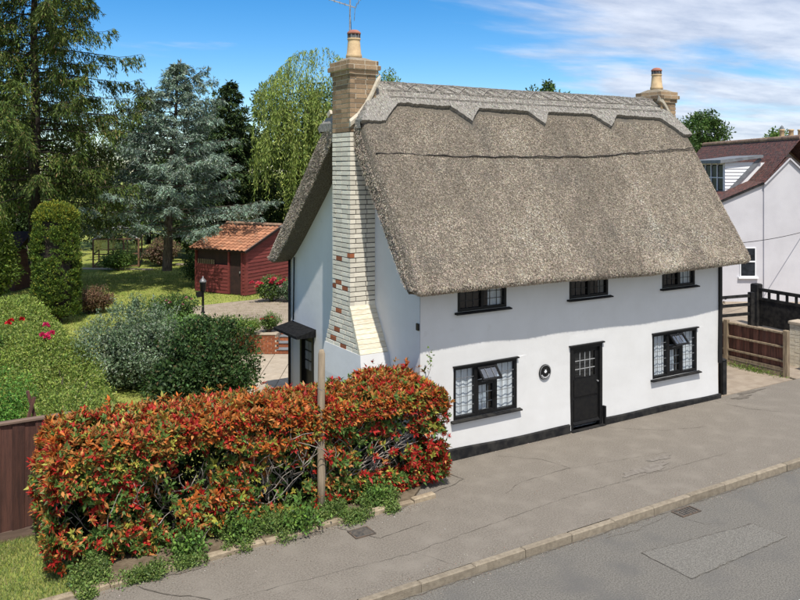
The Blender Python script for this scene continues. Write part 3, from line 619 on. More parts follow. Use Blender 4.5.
# the reed ends that stand out of the surface
def surf(a, s, G):
    u = a*(G.shape[0]-1); v = s*(G.shape[1]-1); i = np.clip(u.astype(int),0,G.shape[0]-2); j = np.clip(v.astype(int),0,G.shape[1]-2); fu = (u-i)[:,None]; fv = (v-j)[:,None]
    return G[i,j]*(1-fu)*(1-fv)+G[i+1,j]*fu*(1-fv)+G[i,j+1]*(1-fu)*fv+G[i+1,j+1]*fu*fv
def reeds():
    Ps, Ds, Ns = [], [], []
    def put(a, s, sign):
        p = surf(a,s,TO); t = surf(a, np.clip(s-.006*sign,0,1), TO)-p; t = unit(t+1e-9); nn = unit(np.cross(np.broadcast_to([1.,0,0],t.shape), t)*(-sign)); nn[nn[:,2] < -0.5] *= 1
        Ps.append(p); Ns.append(nn); Ds.append(unit(t*1.0+nn*rng.uniform(.15,.75,(len(p),1))+rng.normal(0,.35,p.shape)))
    n1 = 270000; put(rng.uniform(0,1,n1), rng.uniform(.012,.46,n1), 1)
    n2 = 26000; put(rng.uniform(0,1,n2), rng.uniform(.0,.06,n2), 1)
    n3 = 30000; put(rng.uniform(0,.06,n3), rng.uniform(.5,.985,n3), -1)
    P = np.concatenate(Ps); D = np.concatenate(Ds); Nn = np.concatenate(Ns)
    k = ~((P[:,1] > np.interp(P[:,0],*zip(*SK))-.01)&(P[:,1] < 3.0)); P, D, Nn = P[k], D[k], Nn[k]
    # verge ends
    for e, sx in ((0,-1.),(-1,1.)):
        m_ = 30000; j = rng.integers(1,NS-2,m_); t = rng.uniform(0,1,m_)[:,None]; h_ = rng.uniform(0,1,m_)[:,None]; p = (TO[e,j]*(1-h_)+TO[e,j+1]*h_)*(1-t)+(TI[e,j]*(1-h_)+TI[e,j+1]*h_)*t+rng.normal(0,.012,(m_,3))
        P = np.concatenate([P,p]); Nn = np.concatenate([Nn,np.broadcast_to([sx,0,0],p.shape)])
        dn = np.where((j < NS*.48)[:,None], [[0,-.55,-.83]], [[0,.7,-.7]]); D = np.concatenate([D, unit(dn+np.array([sx*.5,0,0])+rng.normal(0,.35,p.shape))])
    n = len(P); S = unit(np.cross(D, rvec(n))); ln = rng.uniform(.018,.044,n)[:,None]; wd = rng.uniform(.0035,.006,n)[:,None]
    V = np.stack([P-S*wd, P+S*wd, P+D*ln],1).reshape(-1,3)
    big = np.clip(.5+.30*Wob(41,1.1)(P)+.26*Wob(42,3.1)(P),0,1)[:,None]
    col = palette(n, [(.53,.452,.36),(.44,.373,.297),(.62,.535,.43),(.17,.14,.109)], [.36,.30,.17,.17], .13)*(.76+.34*big)*(1+.10*Wob(45,13.0)(P)+.07*Wob(46,26.0)(P))[:,None]*(1+.10*Wob(43,1.0)(P*np.array([5.0,.35,.35])))[:,None]*(1+.07*Wob(44,1.0)(P*np.array([14.0,.8,.8])))[:,None]
    o = nmesh('reed_ends', V, 3, M['reed'], col, roof); o['kind'] = 'stuff'
# dressed ridge with pointed lower edge
SK = [(-.50,1.33),(.04,1.345),(.52,1.63),(1.84,1.61),(2.26,1.385),(2.61,1.61),(4.0,1.60),(4.36,1.395),(4.63,1.595),(6.05,1.59),(6.51,1.395),(6.9,1.60),(8.43,1.59),(9.06,1.30),(9.37,1.295)]
SKR = [(-.50,3.35),(.5,3.3),(.9,3.0),(8.0,3.0),(8.5,3.3),(9.37,3.35)]
reeds()
oY, oZ = PO[6:-6,0], PO[6:-6,1]
def ridge_z(x, y):
    z = np.interp(y, oY, oZ); return np.minimum(z, hipz(x))
def skirt():
    xs = sorted(set([p[0] for p in SK]+list(np.linspace(-.5,9.37,320)))); NT = 34; top = []; T = .11
    for x in xs:
        yf = np.interp(x,*zip(*SK)); yr = np.interp(x,*zip(*SKR)); ys = np.linspace(yf,yr,NT)
        ys[0] += .003*math.sin(x*11)+rng.normal(0,.0045); z = ridge_z(x, ys)+T/np.cos(np.arctan(1.2))*(.75); P = np.stack([0*ys+x,ys-0.0,z],-1); P[:,2] += wbm(P*1.6)*.008+wbl(P)*.014
        top.append(P)
    Tp = np.array(top); a, b_, _ = Tp.shape
    low = Tp.copy(); low[:,:,2] -= .17; low[:,0,1] += .09; low[:,0,2] += .10; low[:,-1,1] -= .09; low[:,-1,2] += .07
    b = MB(); id_ = np.arange(a*b_).reshape(a,b_); b.v = [tuple(p) for p in Tp.reshape(-1,3)]+[tuple(p) for p in low.reshape(-1,3)]; o = a*b_
    b.f = [(int(id_[i,j]),int(id_[i+1,j]),int(id_[i+1,j+1]),int(id_[i,j+1])) for i in range(a-1) for j in range(b_-1)]
    for i in range(a-1): b.f += [(int(id_[i,0])+o,int(id_[i+1,0])+o,int(id_[i+1,0]),int(id_[i,0])),(int(id_[i,-1]),int(id_[i+1,-1]),int(id_[i+1,-1])+o,int(id_[i,-1])+o)]
    for j in range(b_-1): b.f += [(int(id_[0,j]),int(id_[0,j+1]),int(id_[0,j+1])+o,int(id_[0,j])+o),(int(id_[-1,j+1]),int(id_[-1,j]),int(id_[-1,j])+o,int(id_[-1,j+1])+o)]
    r = b.build('ridge_capping', M['ridge'], roof); r['label'] = 'grey sedge ridge with pointed scallops'
    return Tp
TP = skirt()
def on_ridge(x, y, h=.115):
    return (x, y, float(ridge_z(x, np.array(y)))+h+.05)
def ridge_rods():
    k = 0
    for yy, seg in ((2.0,.62),(1.82,.62),(1.70,.62)):
        x = .35
        while x < 8.5:
            MB().tube([on_ridge(x+seg*t, yy+.006*math.sin(9*(x+t))) for t in (0,.5,1)], .009, 5).build('ligger', M['spar'], roof); x += seg+random.uniform(.0,.05)
    x = .5
    while x < 8.4:
        MB().tube([on_ridge(x,1.985), on_ridge(x+.16,1.905), on_ridge(x+.32,1.83)], .0105, 5).build('cross_spar', M['spar'], roof)
        if k % 2: MB().tube([on_ridge(x+.30,1.985), on_ridge(x+.16,1.91), on_ridge(x+.02,1.83)], .0105, 5).build('cross_spar', M['spar'], roof)
        x += .34; k += 1
    # short straw ends lying on the dressed ridge
    n = 42000; i = rng.integers(0,TP.shape[0]-1,n); j = rng.integers(1,TP.shape[1]//2+3,n); t = rng.uniform(0,1,(n,1)); s = rng.uniform(0,1,(n,1))
    P = TP[i,j]*(1-t)*(1-s)+TP[i+1,j]*t*(1-s)+TP[i,j+1]*(1-t)*s+TP[i+1,j+1]*t*s
    D = unit(TP[i,np.maximum(j-1,0)]-TP[i,j+1]+rng.normal(0,.012,(n,3))); D = unit(D+np.array([0,-.25,.28])*rng.uniform(.2,1,(n,1))+rng.normal(0,.16,(n,3)))
    S = unit(np.cross(D,rvec(n))); V = np.stack([P-S*.0045,P+S*.0045,P+D*rng.uniform(.03,.085,(n,1))],1).reshape(-1,3)
    o = nmesh('straw_ends', V, 3, M['reed'], palette(n,[(.48,.45,.405),(.36,.335,.30),(.18,.165,.146),(.58,.55,.49)],[.4,.32,.12,.16],.14), roof); o['kind'] = 'stuff'
ridge_rods()
# wire that crosses the thatch
WR = [(-.40,5.89),(1.6,5.83),(3.8,5.845),(5.48,5.86),(6.97,5.97),(9.2,6.11)]
P = []
for x in np.linspace(-.4,9.2,70):
    z = np.interp(x,*zip(*WR)); y = np.interp(z, oZ[:60], oY[:60]); P.append((x, y-.016, z+.010+.012*math.sin(x*7)+.008*math.sin(x*17)))
MB().tube(P, .015, 6).build('netting_wire', M['wire'], roof)

# ---------------- chimneys
BH = .098
def brick_mesh(nm, m):
    me = MB().bbox(-.5,.5,-.5,.5,-.5,.5,.03).mesh(nm, m); return me
BM_ = {k: brick_mesh('brick', M[k]) for k in ('brickbrown','brickwhite','brickred','brickcream')}
def put_brick(par, key, x0,x1,y0,y1,z0,z1, jit=.003):
    o = link('brick', BM_[key], None, par, ((x0+x1)/2+random.uniform(-jit,jit),(y0+y1)/2+random.uniform(-jit,jit),(z0+z1)/2), None, (x1-x0,y1-y0,z1-z0)); return o
def course(par, X0,X1,Y0,Y1,z, off, key, faces='FL', T=.10, g=.019, bl=.262, xj=0):
    """one ring course: F front (Y0), L left (X0), R right (X1), B back"""
    keyf = key if callable(key) else (lambda *a: key)
    z0, z1 = z+g/2, z+BH-g/2
    def run(a, b, off):
        c = []; p = a-off
        while p < b-.01:
            s, e = max(p,a), min(p+bl,b)
            if e-s > .03: c.append((s+g/2 if s > a else s, e-g/2 if e < b else e))
            p += bl
        return c
    odd = off
    if 'F' in faces:
        for a, b in run(X0 if odd else X0+T, X1, bl/2 if odd else 0): put_brick(par, keyf('F',z,a), a,b,Y0,Y0+T,z0,z1)
    if 'L' in faces:
        for a, b in run(Y0+T if odd else Y0, Y1, bl/2 if not odd else 0): put_brick(par, keyf('L',z,a), X0,X0+T,a,b,z0,z1)
    if 'R' in faces:
        for a, b in run(Y0+T, Y1, bl/2 if not odd else 0): put_brick(par, keyf('R',z,a), X1-T,X1,a,b,z0,z1)
    if 'B' in faces:
        for a, b in run(X0+T, X1-T, bl/2 if odd else 0): put_brick(par, keyf('B',z,a), a,b,Y1-T,Y1,z0,z1)
def chimney_top(par, X0,X1,Y0,Y1,zt, pot_h=.5):
    # oversailing courses, mortar flaunching, pot with cowl
    for k, e in enumerate((.035,.075,.04)):
        z = zt+k*BH
        MB().box(X0-e+.006,X1+e-.006,Y0-e+.006,Y1+e-.006,z,z+BH).build('mortar_core', M['mortar'], par)
        course(par, X0-e,X1+e,Y0-e,Y1+e,z,k%2,'brickbrown','FLRB')
    z = zt+3*BH; cx, cy = (X0+X1)/2, (Y0+Y1)/2
    MB().frustum((X0+.02,X1-.02,Y0+.02,Y1-.02,z),(cx-.17,cx+.17,cy-.17,cy+.17,z+.08)).build('flaunching', M['kerb'], par)
    p = MB().lathe([(.15,0),(.17,.02),(.165,.07),(.15,.10),(.128,.34),(.125,.37),(.14,.385),(.14,.41),(.10,.41)], (cx,cy,z+.08), 18).build('chimney_pot', M['pot'], par, True)
    MB().lathe([(.10,.0),(.115,.0),(.115,.10),(.10,.10)], (cx,cy,z+.48), 18).build('cowl', M['cowl'], par, True)
    s = MB()
    for i in range(10):
        t = 2*math.pi*i/10; s.bar((cx+.123*math.cos(t),cy+.123*math.sin(t),z+.485),(cx+.123*math.cos(t),cy+.123*math.sin(t),z+.585),.02)
    s.build('cowl_bars', M['cowl'], par)
    MB().lathe([(.14,0),(.145,.02),(.13,.05),(.08,.085),(.0,.10)], (cx,cy,z+.58), 18).build('cowl_cap', M['terracotta'], par, True)
    return z
ch = link('chimney', MB().box(-.58+.014,.02-.004,1.69+.014,2.48-.014,2.75,6.35).mesh('chimney', M['mortardark']), None, cot); ch['label'] = 'tall external chimney, brown brick above and whitewashed below'
X0,X1,Y0,Y1 = -.58,.02,1.69,2.48
ZS = 2.80
MB().box(X0+.012,X1+.0,Y0+.012,Y1-.012,6.35,7.55).build('mortar_core', M['mortar'], ch)
red = {(0,0)}
z = ZS; k = 0
while z < 7.50:
    if z > 6.30: key = 'brickbrown'
    else: key = lambda f, z, a: 'brickred' if (f == 'L' and (random.random() < (0 if z > 3.9 else .07))) else 'brickwhite'
    course(ch, X0,X1,Y0,Y1,z,k%2,key,'FLB' if z > 6.9 else 'FL'); z += BH; k += 1
chimney_top(ch, X0,X1,Y0,Y1,7.50)
# splayed shoulder: left face bricks, sloping cream front and back
def sy0(z): return Y0-(ZS-z)*.60
def sy1(z): return Y1+(ZS-z)*.27
def sx0(z): return X0-(ZS-z)*.06
zl = 1.92
b = MB(); b.frustum((sx0(zl)+.02,0,sy0(zl)+.07,sy1(zl)-.012,zl-.03),(X0+.014,0,Y0+.05,Y1-.012,ZS)); b.build('mortar_core', M['mortardark'], ch)
z = ZS-BH
while z > zl-.05:
    ym = (z+BH/2); a = sy0(ym)+.065; off = .131*(k%2); p = a-off
    while p < sy1(ym)-.02:
        s, e = max(p,a), min(p+.262, sy1(ym))
        if e-s > .04: put_brick(ch, 'brickred' if random.random() < .10 and s > Y0 else 'brickwhite', sx0(ym),sx0(ym)+.1,s+.010,e-.010,z+.010,z+BH-.010)
        p += .262
    z -= BH; k += 1
ang = math.atan(.60); n = 10; ln = (ZS-zl)/math.cos(ang)/n
for i in range(n):
    zz = zl+(ZS-zl)*(i+.5)/n; xa = sx0(zz)-.004
    o = link('weathering_brick', BM_['brickcream'], None, ch, ((xa+.015)/2, sy0(zz)+.04, zz), (-ang,0,0), (.015-xa,.08,ln-.006))
# rendered base
b = MB(); b.frustum((-.78,0,.92,2.95,-.4),(-.70,0,1.0,2.84,1.35)); b.frustum((-.70,0,1.0,2.84,1.35),(sx0(zl)-.006,0,sy0(zl)-.006,sy1(zl)+.006,zl+.012)); b.build('rendered_base', M['render'], ch)
# cream fillet where the ridge meets the stack
b = MB(); fl = [(-.60,6.48),(-.42,6.62),(-.25,6.83),(-.1,7.08),(.02,7.32),(.10,7.44)]
for i, (x, zz) in enumerate(fl):
    b.v += [(x,Y0-.05,zz-.05),(x,Y0-.06,zz+.045),(x,Y0-.005,zz+.10),(x+.01,Y0+.03,zz-.05)]
    if i: q_ = 4*i; b.f += [(q_-4+j,q_+j,q_+(j+1)%4,q_-4+(j+1)%4) for j in range(4)]
b.f += [(0,1,2,3),(4*len(fl)-1,4*len(fl)-2,4*len(fl)-3,4*len(fl)-4)]; b.build('mortar_fillet', M['mortar'], ch)
b = MB(); b.bar((-.55,2.50,6.95),(.0,2.50,7.25),.07,.1); b.bar((-.6,2.50,6.78),(-.6,2.62,6.70),.06,.1); b.build('mortar_fillet', M['mortar'], ch)
ch2 = link('chimney', MB().box(8.732,9.288,1.792,2.548,5.8,7.5).mesh('chimney', M['mortar']), None, cot); ch2['label'] = 'short brick chimney at the far gable'
X0,X1,Y0,Y1 = 8.72,9.30,1.78,2.56
z = 6.35; k = 0
while z < 7.33: course(ch2, X0,X1,Y0,Y1,z,k%2,'brickbrown','FLR'); z += BH; k += 1
chimney_top(ch2, X0,X1,Y0,Y1,7.33)
b = MB(); fl = [(8.62,7.42),(8.75,7.36),(8.9,7.2),(9.05,7.0),(9.2,6.8),(9.32,6.66)]
for i, (x, zz) in enumerate(fl):
    b.v += [(x,Y0-.05,zz-.05),(x,Y0-.06,zz+.04),(x,Y0-.005,zz+.09),(x,Y0+.03,zz-.05)]
    if i: q_ = 4*i; b.f += [(q_-4+j,q_+j,q_+(j+1)%4,q_-4+(j+1)%4) for j in range(4)]
b.f += [(0,1,2,3),(4*len(fl)-1,4*len(fl)-2,4*len(fl)-3,4*len(fl)-4)]; b.build('mortar_fillet', M['mortar'], ch2)
# television aerial strapped to the tall chimney
ae = thing('tv_aerial', 'spindly metal television aerial on a mast behind the tall chimney pot', 'aerial', (-.16,2.50,7.55))
MB().tube([(0,0,-.2),(0,0,.4),(.01,0,1.75)], .017, 7).build('mast', M['steel'], ae)
bd = np.array([-.80,.42,.28]); bd /= np.linalg.norm(bd); c0 = np.array([0,0,1.50]); sd_ = np.cross(bd,[0,0,1]); sd_ /= np.linalg.norm(sd_)
MB().bar(tuple(c0-bd*.12),tuple(c0+bd*1.05),.022).build('boom', M['steel'], ae)
for i in range(9):
    c = c0+bd*(-.02+.12*i); h = .17-.006*i; MB().tube([tuple(c-sd_*h),tuple(c+sd_*h)], .006, 5).build('element', M['steel'], ae)
up = np.cross(sd_,bd)
for s in (-1,1):
    c = c0-bd*.12; q = MB()
    for t in (.05,.14,.23): q.tube([tuple(c+up*s*t-bd*.25*t-sd_*.26),tuple(c+up*s*t-bd*.25*t+sd_*.26)], .005, 5)
    q.tube([tuple(c),tuple(c+up*s*.25-bd*.06)], .006, 5); q.build('reflector', M['steel'], ae)
MB().tube([(0.01,0,1.45),(.05,.02,1.0),(.03,0,.5),(.05,-.05,-.1)], .006, 5).build('aerial_lead', M['black'], ae)
MB().box(-.30,.25,-.035,.0,-.05,-.01).build('strap', M['steel'], ae)
# ================================================================== neighbour's house on the right
NO = w2(15.2, 33.4)
nh = thing('neighbour_house', 'white rendered house with mottled red tiled roof and weatherboarded dormer beyond the drive', 'house', (NO[0],NO[1],0), -TH)
def uvroof(name, quad, m, parent):
    b = MB(); b.add(quad, [(0,1,2,3)]); me = b.mesh(name, m); uvl = me.uv_layers.new(name='UVMap')
    p = [Vector(q) for q in quad]; a = (p[1]-p[0]).normalized(); nn = a.cross(p[3]-p[0]).normalized(); c = nn.cross(a)
    for i in range(4): d = p[i]-p[0]; uvl.data[i].uv = (d.dot(a), d.dot(c))
    o = link(name, me, None, parent)
    return o
# walls: left part slightly set back, right wing with its own gable
def nwall(poly, v0, v1): 
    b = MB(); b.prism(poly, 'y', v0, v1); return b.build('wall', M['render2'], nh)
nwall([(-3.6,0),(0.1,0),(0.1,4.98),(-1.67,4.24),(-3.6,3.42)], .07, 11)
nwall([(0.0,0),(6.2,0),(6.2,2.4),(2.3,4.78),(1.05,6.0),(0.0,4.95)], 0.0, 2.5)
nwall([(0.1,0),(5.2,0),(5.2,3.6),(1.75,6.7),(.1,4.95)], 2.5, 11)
# main roof: shallow lower slope and steep upper slope, tiles as material (too far to tell apart)
uvroof('roof', [(-3.9,.02,3.36),(-3.9,11.2,3.36),(0.02,11.2,5.03),(0.02,.02,5.03)], M['neightile'], nh)
uvroof('roof', [(0.02,.02,5.03),(0.02,11.2,5.03),(1.75,11.2,6.90),(1.75,.30,6.90)], M['neightile'], nh)
uvroof('roof', [(1.75,.3,6.90),(1.75,11.2,6.90),(5.4,11.2,3.5),(5.4,.3,3.5)], M['neightile'], nh)
uvroof('wing_roof', [(-.02,-.08,4.99),(-.02,2.6,4.99),(1.05,2.6,6.06),(1.05,-.08,6.06)], M['neightile'], nh)
uvroof('wing_roof', [(1.05,-.08,6.06),(1.05,2.6,6.06),(2.4,2.6,4.78),(2.4,-.08,4.78)], M['ridgetile'], nh)
b = MB(); b.bar((-3.9,.0,3.30),(0,.0,4.96),.05,.07); b.build('bargeboard', M['blackmatt'], nh)
b = MB(); b.bar((0.0,-.07,4.93),(1.05,-.07,6.0),.05,.06); b.bar((1.05,-.07,6.0),(2.4,-.07,4.72),.05,.06); b.build('bargeboard', M['render2'], nh)
rt = MB().lathe([(.11,0),(.11,.40)], n=8).mesh('ridge_tile', M['ridgetile'])
for i in range(26): link('ridge_tile', rt, None, nh, (1.75,.35+i*.42,6.90), (R_(-90),0,0))
# dormer
v0, v1 = 1.6, 4.6
dm = link('dormer', MB().box(-.95,1.2,v0+.02,v1-.02,4.5,5.84).mesh('dormer', M['whiteboard']), None, nh)
for i in range(9):
    z = 4.55+i*.145; b = MB(); xe = min(1.3, -.95+(z-4.5)/1.02+.06); b.prism([(v0-.03,z),(v0-.03,z+.012),(v0,z+.145),(v0+.02,z+.145),(v0+.02,z)], 'x', -.99, xe); b.build('cheek_board', M['whiteboard'], dm)
b = MB(); b.prism([(-1.25,5.80),(-1.25,5.95),(.62,6.17),(.62,6.05)], 'y', v0-.18, v1+.18); b.build('dormer_roof', M['leadroof'], dm)
b = MB(); b.bar((-1.0,v0-.05,4.40),(.55,v0-.05,6.02),.03,.16); b.build('flashing', M['leadroof'], dm)
MB().box(-1.03,-.95,v0,v1,4.45,4.6).build('dormer_sill', M['leadroof'], dm)
for i in range(4): MB().box(-1.01,-.955,v0+.1+i*.7,v0+.16+i*.7,4.6,5.8).build('dormer_mullion', M['whiteboard'], dm)
for i in range(3): MB().box(-.975,-.96,v0+.16+i*.7,v0+.8+i*.7,4.65,5.7).build('pane', M['darkpane'], dm)
for i in range(3): MB().box(-.985,-.952,v0+.16+i*.7,v0+.8+i*.7,5.15,5.19).build('glazing_bar', M['whiteboard'], dm)
MB().box(-.955,-.952,v0+.1,v1-.3,4.62,5.75).build('dormer_dark', M['dark'], dm)
# window on the set-back wall
wn = link('window', MB().box(-.99,-.95,.03,.065,1.05,2.28).box(-.36,-.32,.03,.065,1.05,2.28).box(-.95,-.36,.03,.065,2.24,2.28).box(-.95,-.36,.03,.065,1.05,1.09).box(-.95,-.36,.03,.065,1.66,1.72).mesh('window', M['whiteboard']), None, nh)
MB().box(-1.07,-.24,-.04,.065,.98,1.05).build('sill', M['whiteboard'], wn)
MB().box(-.95,-.36,.045,.055,1.09,1.66).build('pane', M['darkpane'], wn); MB().box(-.95,-.36,.045,.055,1.72,2.24).build('pane', M['darkpane'], wn)
MB().box(-.95,-.36,.058,.064,1.09,2.24).build('room_dark', M['dark'], wn)
# chimney
nc = link('chimney', MB().box(2.0,3.2,2.6,3.5,5.0,6.55).mesh('chimney', M['brickbrown']), None, nh)
MB().box(1.93,3.27,2.53,3.57,6.55,6.66).build('cap_course', M['brickbrown'], nc)
for i in range(3): MB().lathe([(.13,0),(.11,.35),(.10,.62),(.125,.64),(.125,.70),(.09,.70)], (1.98+.22+i*.42,3.05,6.66), 12).build('chimney_pot', M['pot'], nc, True); 
MB().lathe([(.10,0),(.07,.12),(.0,.2)], (2.2,3.05,7.36), 10).build('cowl', M['leadroof'], nc)
# service cable crossing to the neighbour's wall
cb = MB(); A = np.array([9.25,1.6,3.9]); A = np.array([LX+.1,3.2,3.55]); B_ = w2(15.2+1.6,33.3,2.95)
P = []
for t in np.linspace(0,1,24): p = A*(1-t)+B_*t; p[2] -= .28*4*t*(1-t); P.append(tuple(p))
cb.tube(P, .013, 5); tag(cb.build('service_cable', M['black']), 'thin black cable slung from the cottage to the neighbouring white wall', 'cable')

# ================================================================== fences and gate on the right
fr = thing('low_panel_fence', 'low reddish board fence with weathered posts and rails along the side drive', 'fence', (11.8,0,0))
for y in (.22,2.05,3.9,5.75): MB().bbox(-.06,.06,y-.06,y+.06,-.1,1.27,.015).build('post', M['post2'], fr)
pk = MB().bbox(-.009,.009,-.071,.071,0,.98,.004).mesh('board', M['board2'])
for y0 in (.28,2.11,3.96):
    for i in range(13): link('board', pk, None, fr, (.045+(.012 if i%2 else 0), y0+.07+i*.133, .16))
    for z in (.40,.78): MB().box(-.035,.03,y0,y0+1.71,z,z+.045).build('rail', M['post2'], fr)
    MB().bbox(-.03,.09,y0,y0+1.71,1.16,1.205,.008).build('capping', M['post2'], fr)
    MB().box(-.02,.028,y0,y0+1.71,.0,.15).build('gravel_board', M['post2'], fr)
    MB().box(-.03,.024,y0,y0+1.71,.17,.25).build('lower_board', M['post2'], fr)
bp = thing('side_gate_post', 'short black post standing at the right-hand corner of the cottage', 'post', (8.98,.10,0))
MB().bbox(-.07,.07,-.07,.07,-.05,.86,.012).build('shaft', M['blackmatt'], bp); MB().frustum((-.085,.085,-.085,.085,.86),(-.03,.03,-.03,.03,.90)).build('cap', M['blackmatt'], bp)
gt = thing('black_gate', 'black timber gate with open square panels along its top, before the white house', 'gate', (17.5,5.0,0), R_(-96))
for x in (0,3.6): MB().bbox(x-.14,x+.14,-.14,.14,0,1.50,.03).build('post', M['blackmatt'], gt)
for i in range(24): MB().box(.16+i*.138,.16+i*.138+.132,-.03,.015,.06,.99).build('board', M['blackmatt'], gt)
MB().box(.14,3.46,-.05,.05,1.25,1.36).build('top_rail', M['blackmatt'], gt); MB().box(.14,3.46,-.05,.05,.94,1.03).build('middle_rail', M['blackmatt'], gt)
for i in range(10): MB().box(.14+i*.36,.20+i*.36,-.04,.04,1.03,1.25).build('baluster', M['blackmatt'], gt)
rf = thing('dark_rail_fence', 'dark post-and-rail fence in front of a brown hedge beyond the low panel fence', 'fence', (14.6,5.3,0), R_(-10))
for x in (-1.2,.6,2.45): MB().bbox(x-.08,x+.08,-.08,.08,0,1.25,.015).build('post', M['blackmatt'], rf)
for z in (.45,.78,1.08): MB().box(-1.2,2.4,-.03,.03,z,z+.1).build('rail', M['blackmatt'], rf)
pr = thing('brick_pier', 'tan brick pier at the right edge beside the low panel fence', 'pier', (13.3,.75,0))
MB().box(-.19,.19,-.19,.19,0,1.2).build('pier_core', M['mortar'], pr)
for k_ in range(12):
    for a in (-1,1):
        put_brick(pr,'edgebrick' if False else 'brickcream', -.2 if a < 0 else .005, -.005 if a < 0 else .2, -.2, -.1, k_*.1+.006, k_*.1+.094)
        put_brick(pr,'brickcream', -.2,-.1, -.09 if a < 0 else .06, .05 if a < 0 else .2, k_*.1+.006, k_*.1+.094)
MB().bbox(-.23,.23,-.23,.23,1.2,1.28,.02).build('coping', M['slab'], pr)
bp2 = thing('dark_gate_post', 'dark timber gate post at the right frame edge beside the tan pier', 'post', (12.75,-.12,0))
MB().bbox(-.09,.09,-.09,.09,-.05,1.3,.015).build('shaft', M['blackmatt'], bp2); MB().frustum((-.11,.11,-.11,.11,1.3),(-.02,.02,-.02,.02,1.36)).build('cap', M['blackmatt'], bp2)

# ================================================================== left roadside fence, post, edging
fl_ = thing('roadside_board_fence', 'dark brown vertical board fence left of the red-leaved hedge', 'fence', (-6.1,.72,0))
bme = MB().bbox(-.083,.083,-.011,.011,0,1.60,.004).mesh('board', M['fencebrown'])
for i in range(30): link('board', bme, None, fl_, (-.02-i*.158, (.0 if i%2 else -.016)+random.uniform(-.003,.003), .17+random.uniform(-.004,.004)), (0,random.uniform(-.004,.004),R_(3)))
MB().box(-4.8,.1,-.035,.02,.0,.165).build('gravel_board', M['fencecap'], fl_)
MB().bbox(-4.8,.1,-.055,.045,1.77,1.81,.01).build('capping', M['fencecap'], fl_)
for x in (.05,-2.4,-4.8): MB().bbox(x-.05,x+.05,.03,.13,-.05,1.78,.01).build('post', M['fencebrown'], fl_)
for z in (.4,1.45): MB().box(-4.8,.1,.022,.06,z,z+.07).build('rail', M['fencebrown'], fl_)
po_ = thing('wooden_post', 'tall round pale timber post rising out of the red-leaved hedge', 'post', (-2.50,-.92,0))
MB().tube([(0.0,0,-.1),(.005,0,.6),(.0,.01,1.4),(.012,.015,2.1),(.02,.02,2.60),(.02,.02,2.67)], [.066,.065,.063,.060,.057,.035], 14).build('shaft', M['timber'], po_, True)
b = MB(); b.tube([(.0,.02,2.02),(.02,.02,2.05)], .065, 14); b.build('strap', M['cowl'], po_)
ed = thing('bed_edging', 'low tan stone edging along the foot of the red-leaved hedge', 'edging', (0,-1.36,0))
eme = [MB().bbox(0,.43,-.06+.01*q,.06,-.05,.07-.015*q,.018).mesh('edging_stone', M['edging']) for q in range(2)]
x = -7.2; k_ = 0
while x < -.95:
    link('edging_stone', eme[k_%2], None, ed, (x,(x+4)*.028+random.uniform(-.012,.012),random.uniform(-.012,.008)), (random.uniform(-.03,.03),random.uniform(-.02,.02),.028+random.uniform(-.02,.02))); x += .445; k_ += 1

# ================================================================== garden buildings
so_ = w2(-6.43,33.4); SRZ = math.atan2(.873,-.489)+math.pi   # local +x runs back along the open side's line reversed
# local frame: x from the near corner along the tiled eave side (away), y into the shed
ax = np.array([-.489,.873,0]); ay = np.array([.873,.489,0])
shed = thing('garden_shed', 'red weatherboarded garden shed with orange tiled roof at the end of the drive', 'shed', (so_[0],so_[1],.28), math.atan2(ax[1],ax[0]))
# with this rotation local +y is the left-hand normal; the shed body lies on the -y side
LXs, WYs, HE = 2.8, 4.4, 1.92
wb_ = lambda z0, x0, x1, axis, c, s: None
def wboard(parent, p, q, z, h, outn, m):          # feather-edged board from p to q (2D), thicker at its foot
    p = np.array(p,float); q = np.array(q,float); o = np.array(outn,float)
    v = [(*(p+o*.03),z),(*(q+o*.03),z),(*(q+o*.008),z+h),(*(p+o*.008),z+h),(*(p-o*.012),z),(*(q-o*.012),z),(*(q-o*.012),z+h),(*(p-o*.012),z+h)]
    b = MB(); b.add(v, [(0,1,2,3),(4,7,6,5),(0,4,5,1),(1,5,6,2),(2,6,7,3),(3,7,4,0)]); return b.build('weatherboard', m, parent)
hb = .148
MB().box(.06,LXs-.02,-WYs+.05,-.06,1.02,HE-.02).build('shade_fill', M['sheddark'], shed); MB().box(.06,LXs-.02,-WYs+.05,-.30,0,1.02).build('shade_fill', M['sheddark'], shed)  # dark fill painted in place of the shaded open inside
for i in range(13):
    z = i*hb
    # gable side (x = 0 plane, from y=0 to y=-WYs)
    wboard(shed,(0,0),(0,-WYs),z,hb+.015,(-1,0),M['shedred'])
    # open side (y = 0): low boarding beside the door, full height pier next to the corner
    if z < 1.05: wboard(shed,(.95,0),(LXs,0),z,hb+.015,(0,1),M['shedred'])
    if z < HE-.1: wboard(shed,(.0,0),(.18,0),z,hb+.015,(0,1),M['shedred'])
for i in range(6):
    z = 13*hb+i*hb; yy = -(z-HE)/.37; 
    if z < HE+.8: wboard(shed,(0,yy-.05),(0,-WYs-yy+.05),z,hb,(-1,0),M['shedred'])
for x in (.0,.2,.92,LXs-.03): MB().box(x-.03,x+.05,-.10,.036,0,HE).build('corner_post', M['shedred'], shed)
MB().box(.95,LXs,-.04,.0,HE-.12,HE).build('head_beam', M['sheddark'], shed)
MB().box(.27,.90,-.055,-.03,0,1.8).build('door', M['sheddark'], shed)
for i in range(9): MB().box(1.75+i*.11,1.79+i*.11,-.02,.005,1.12,1.40).build('baluster', M['post2'], shed)
MB().box(.3,.34,-.09,.03,.9,.98).build('latch', M['steel'], shed)
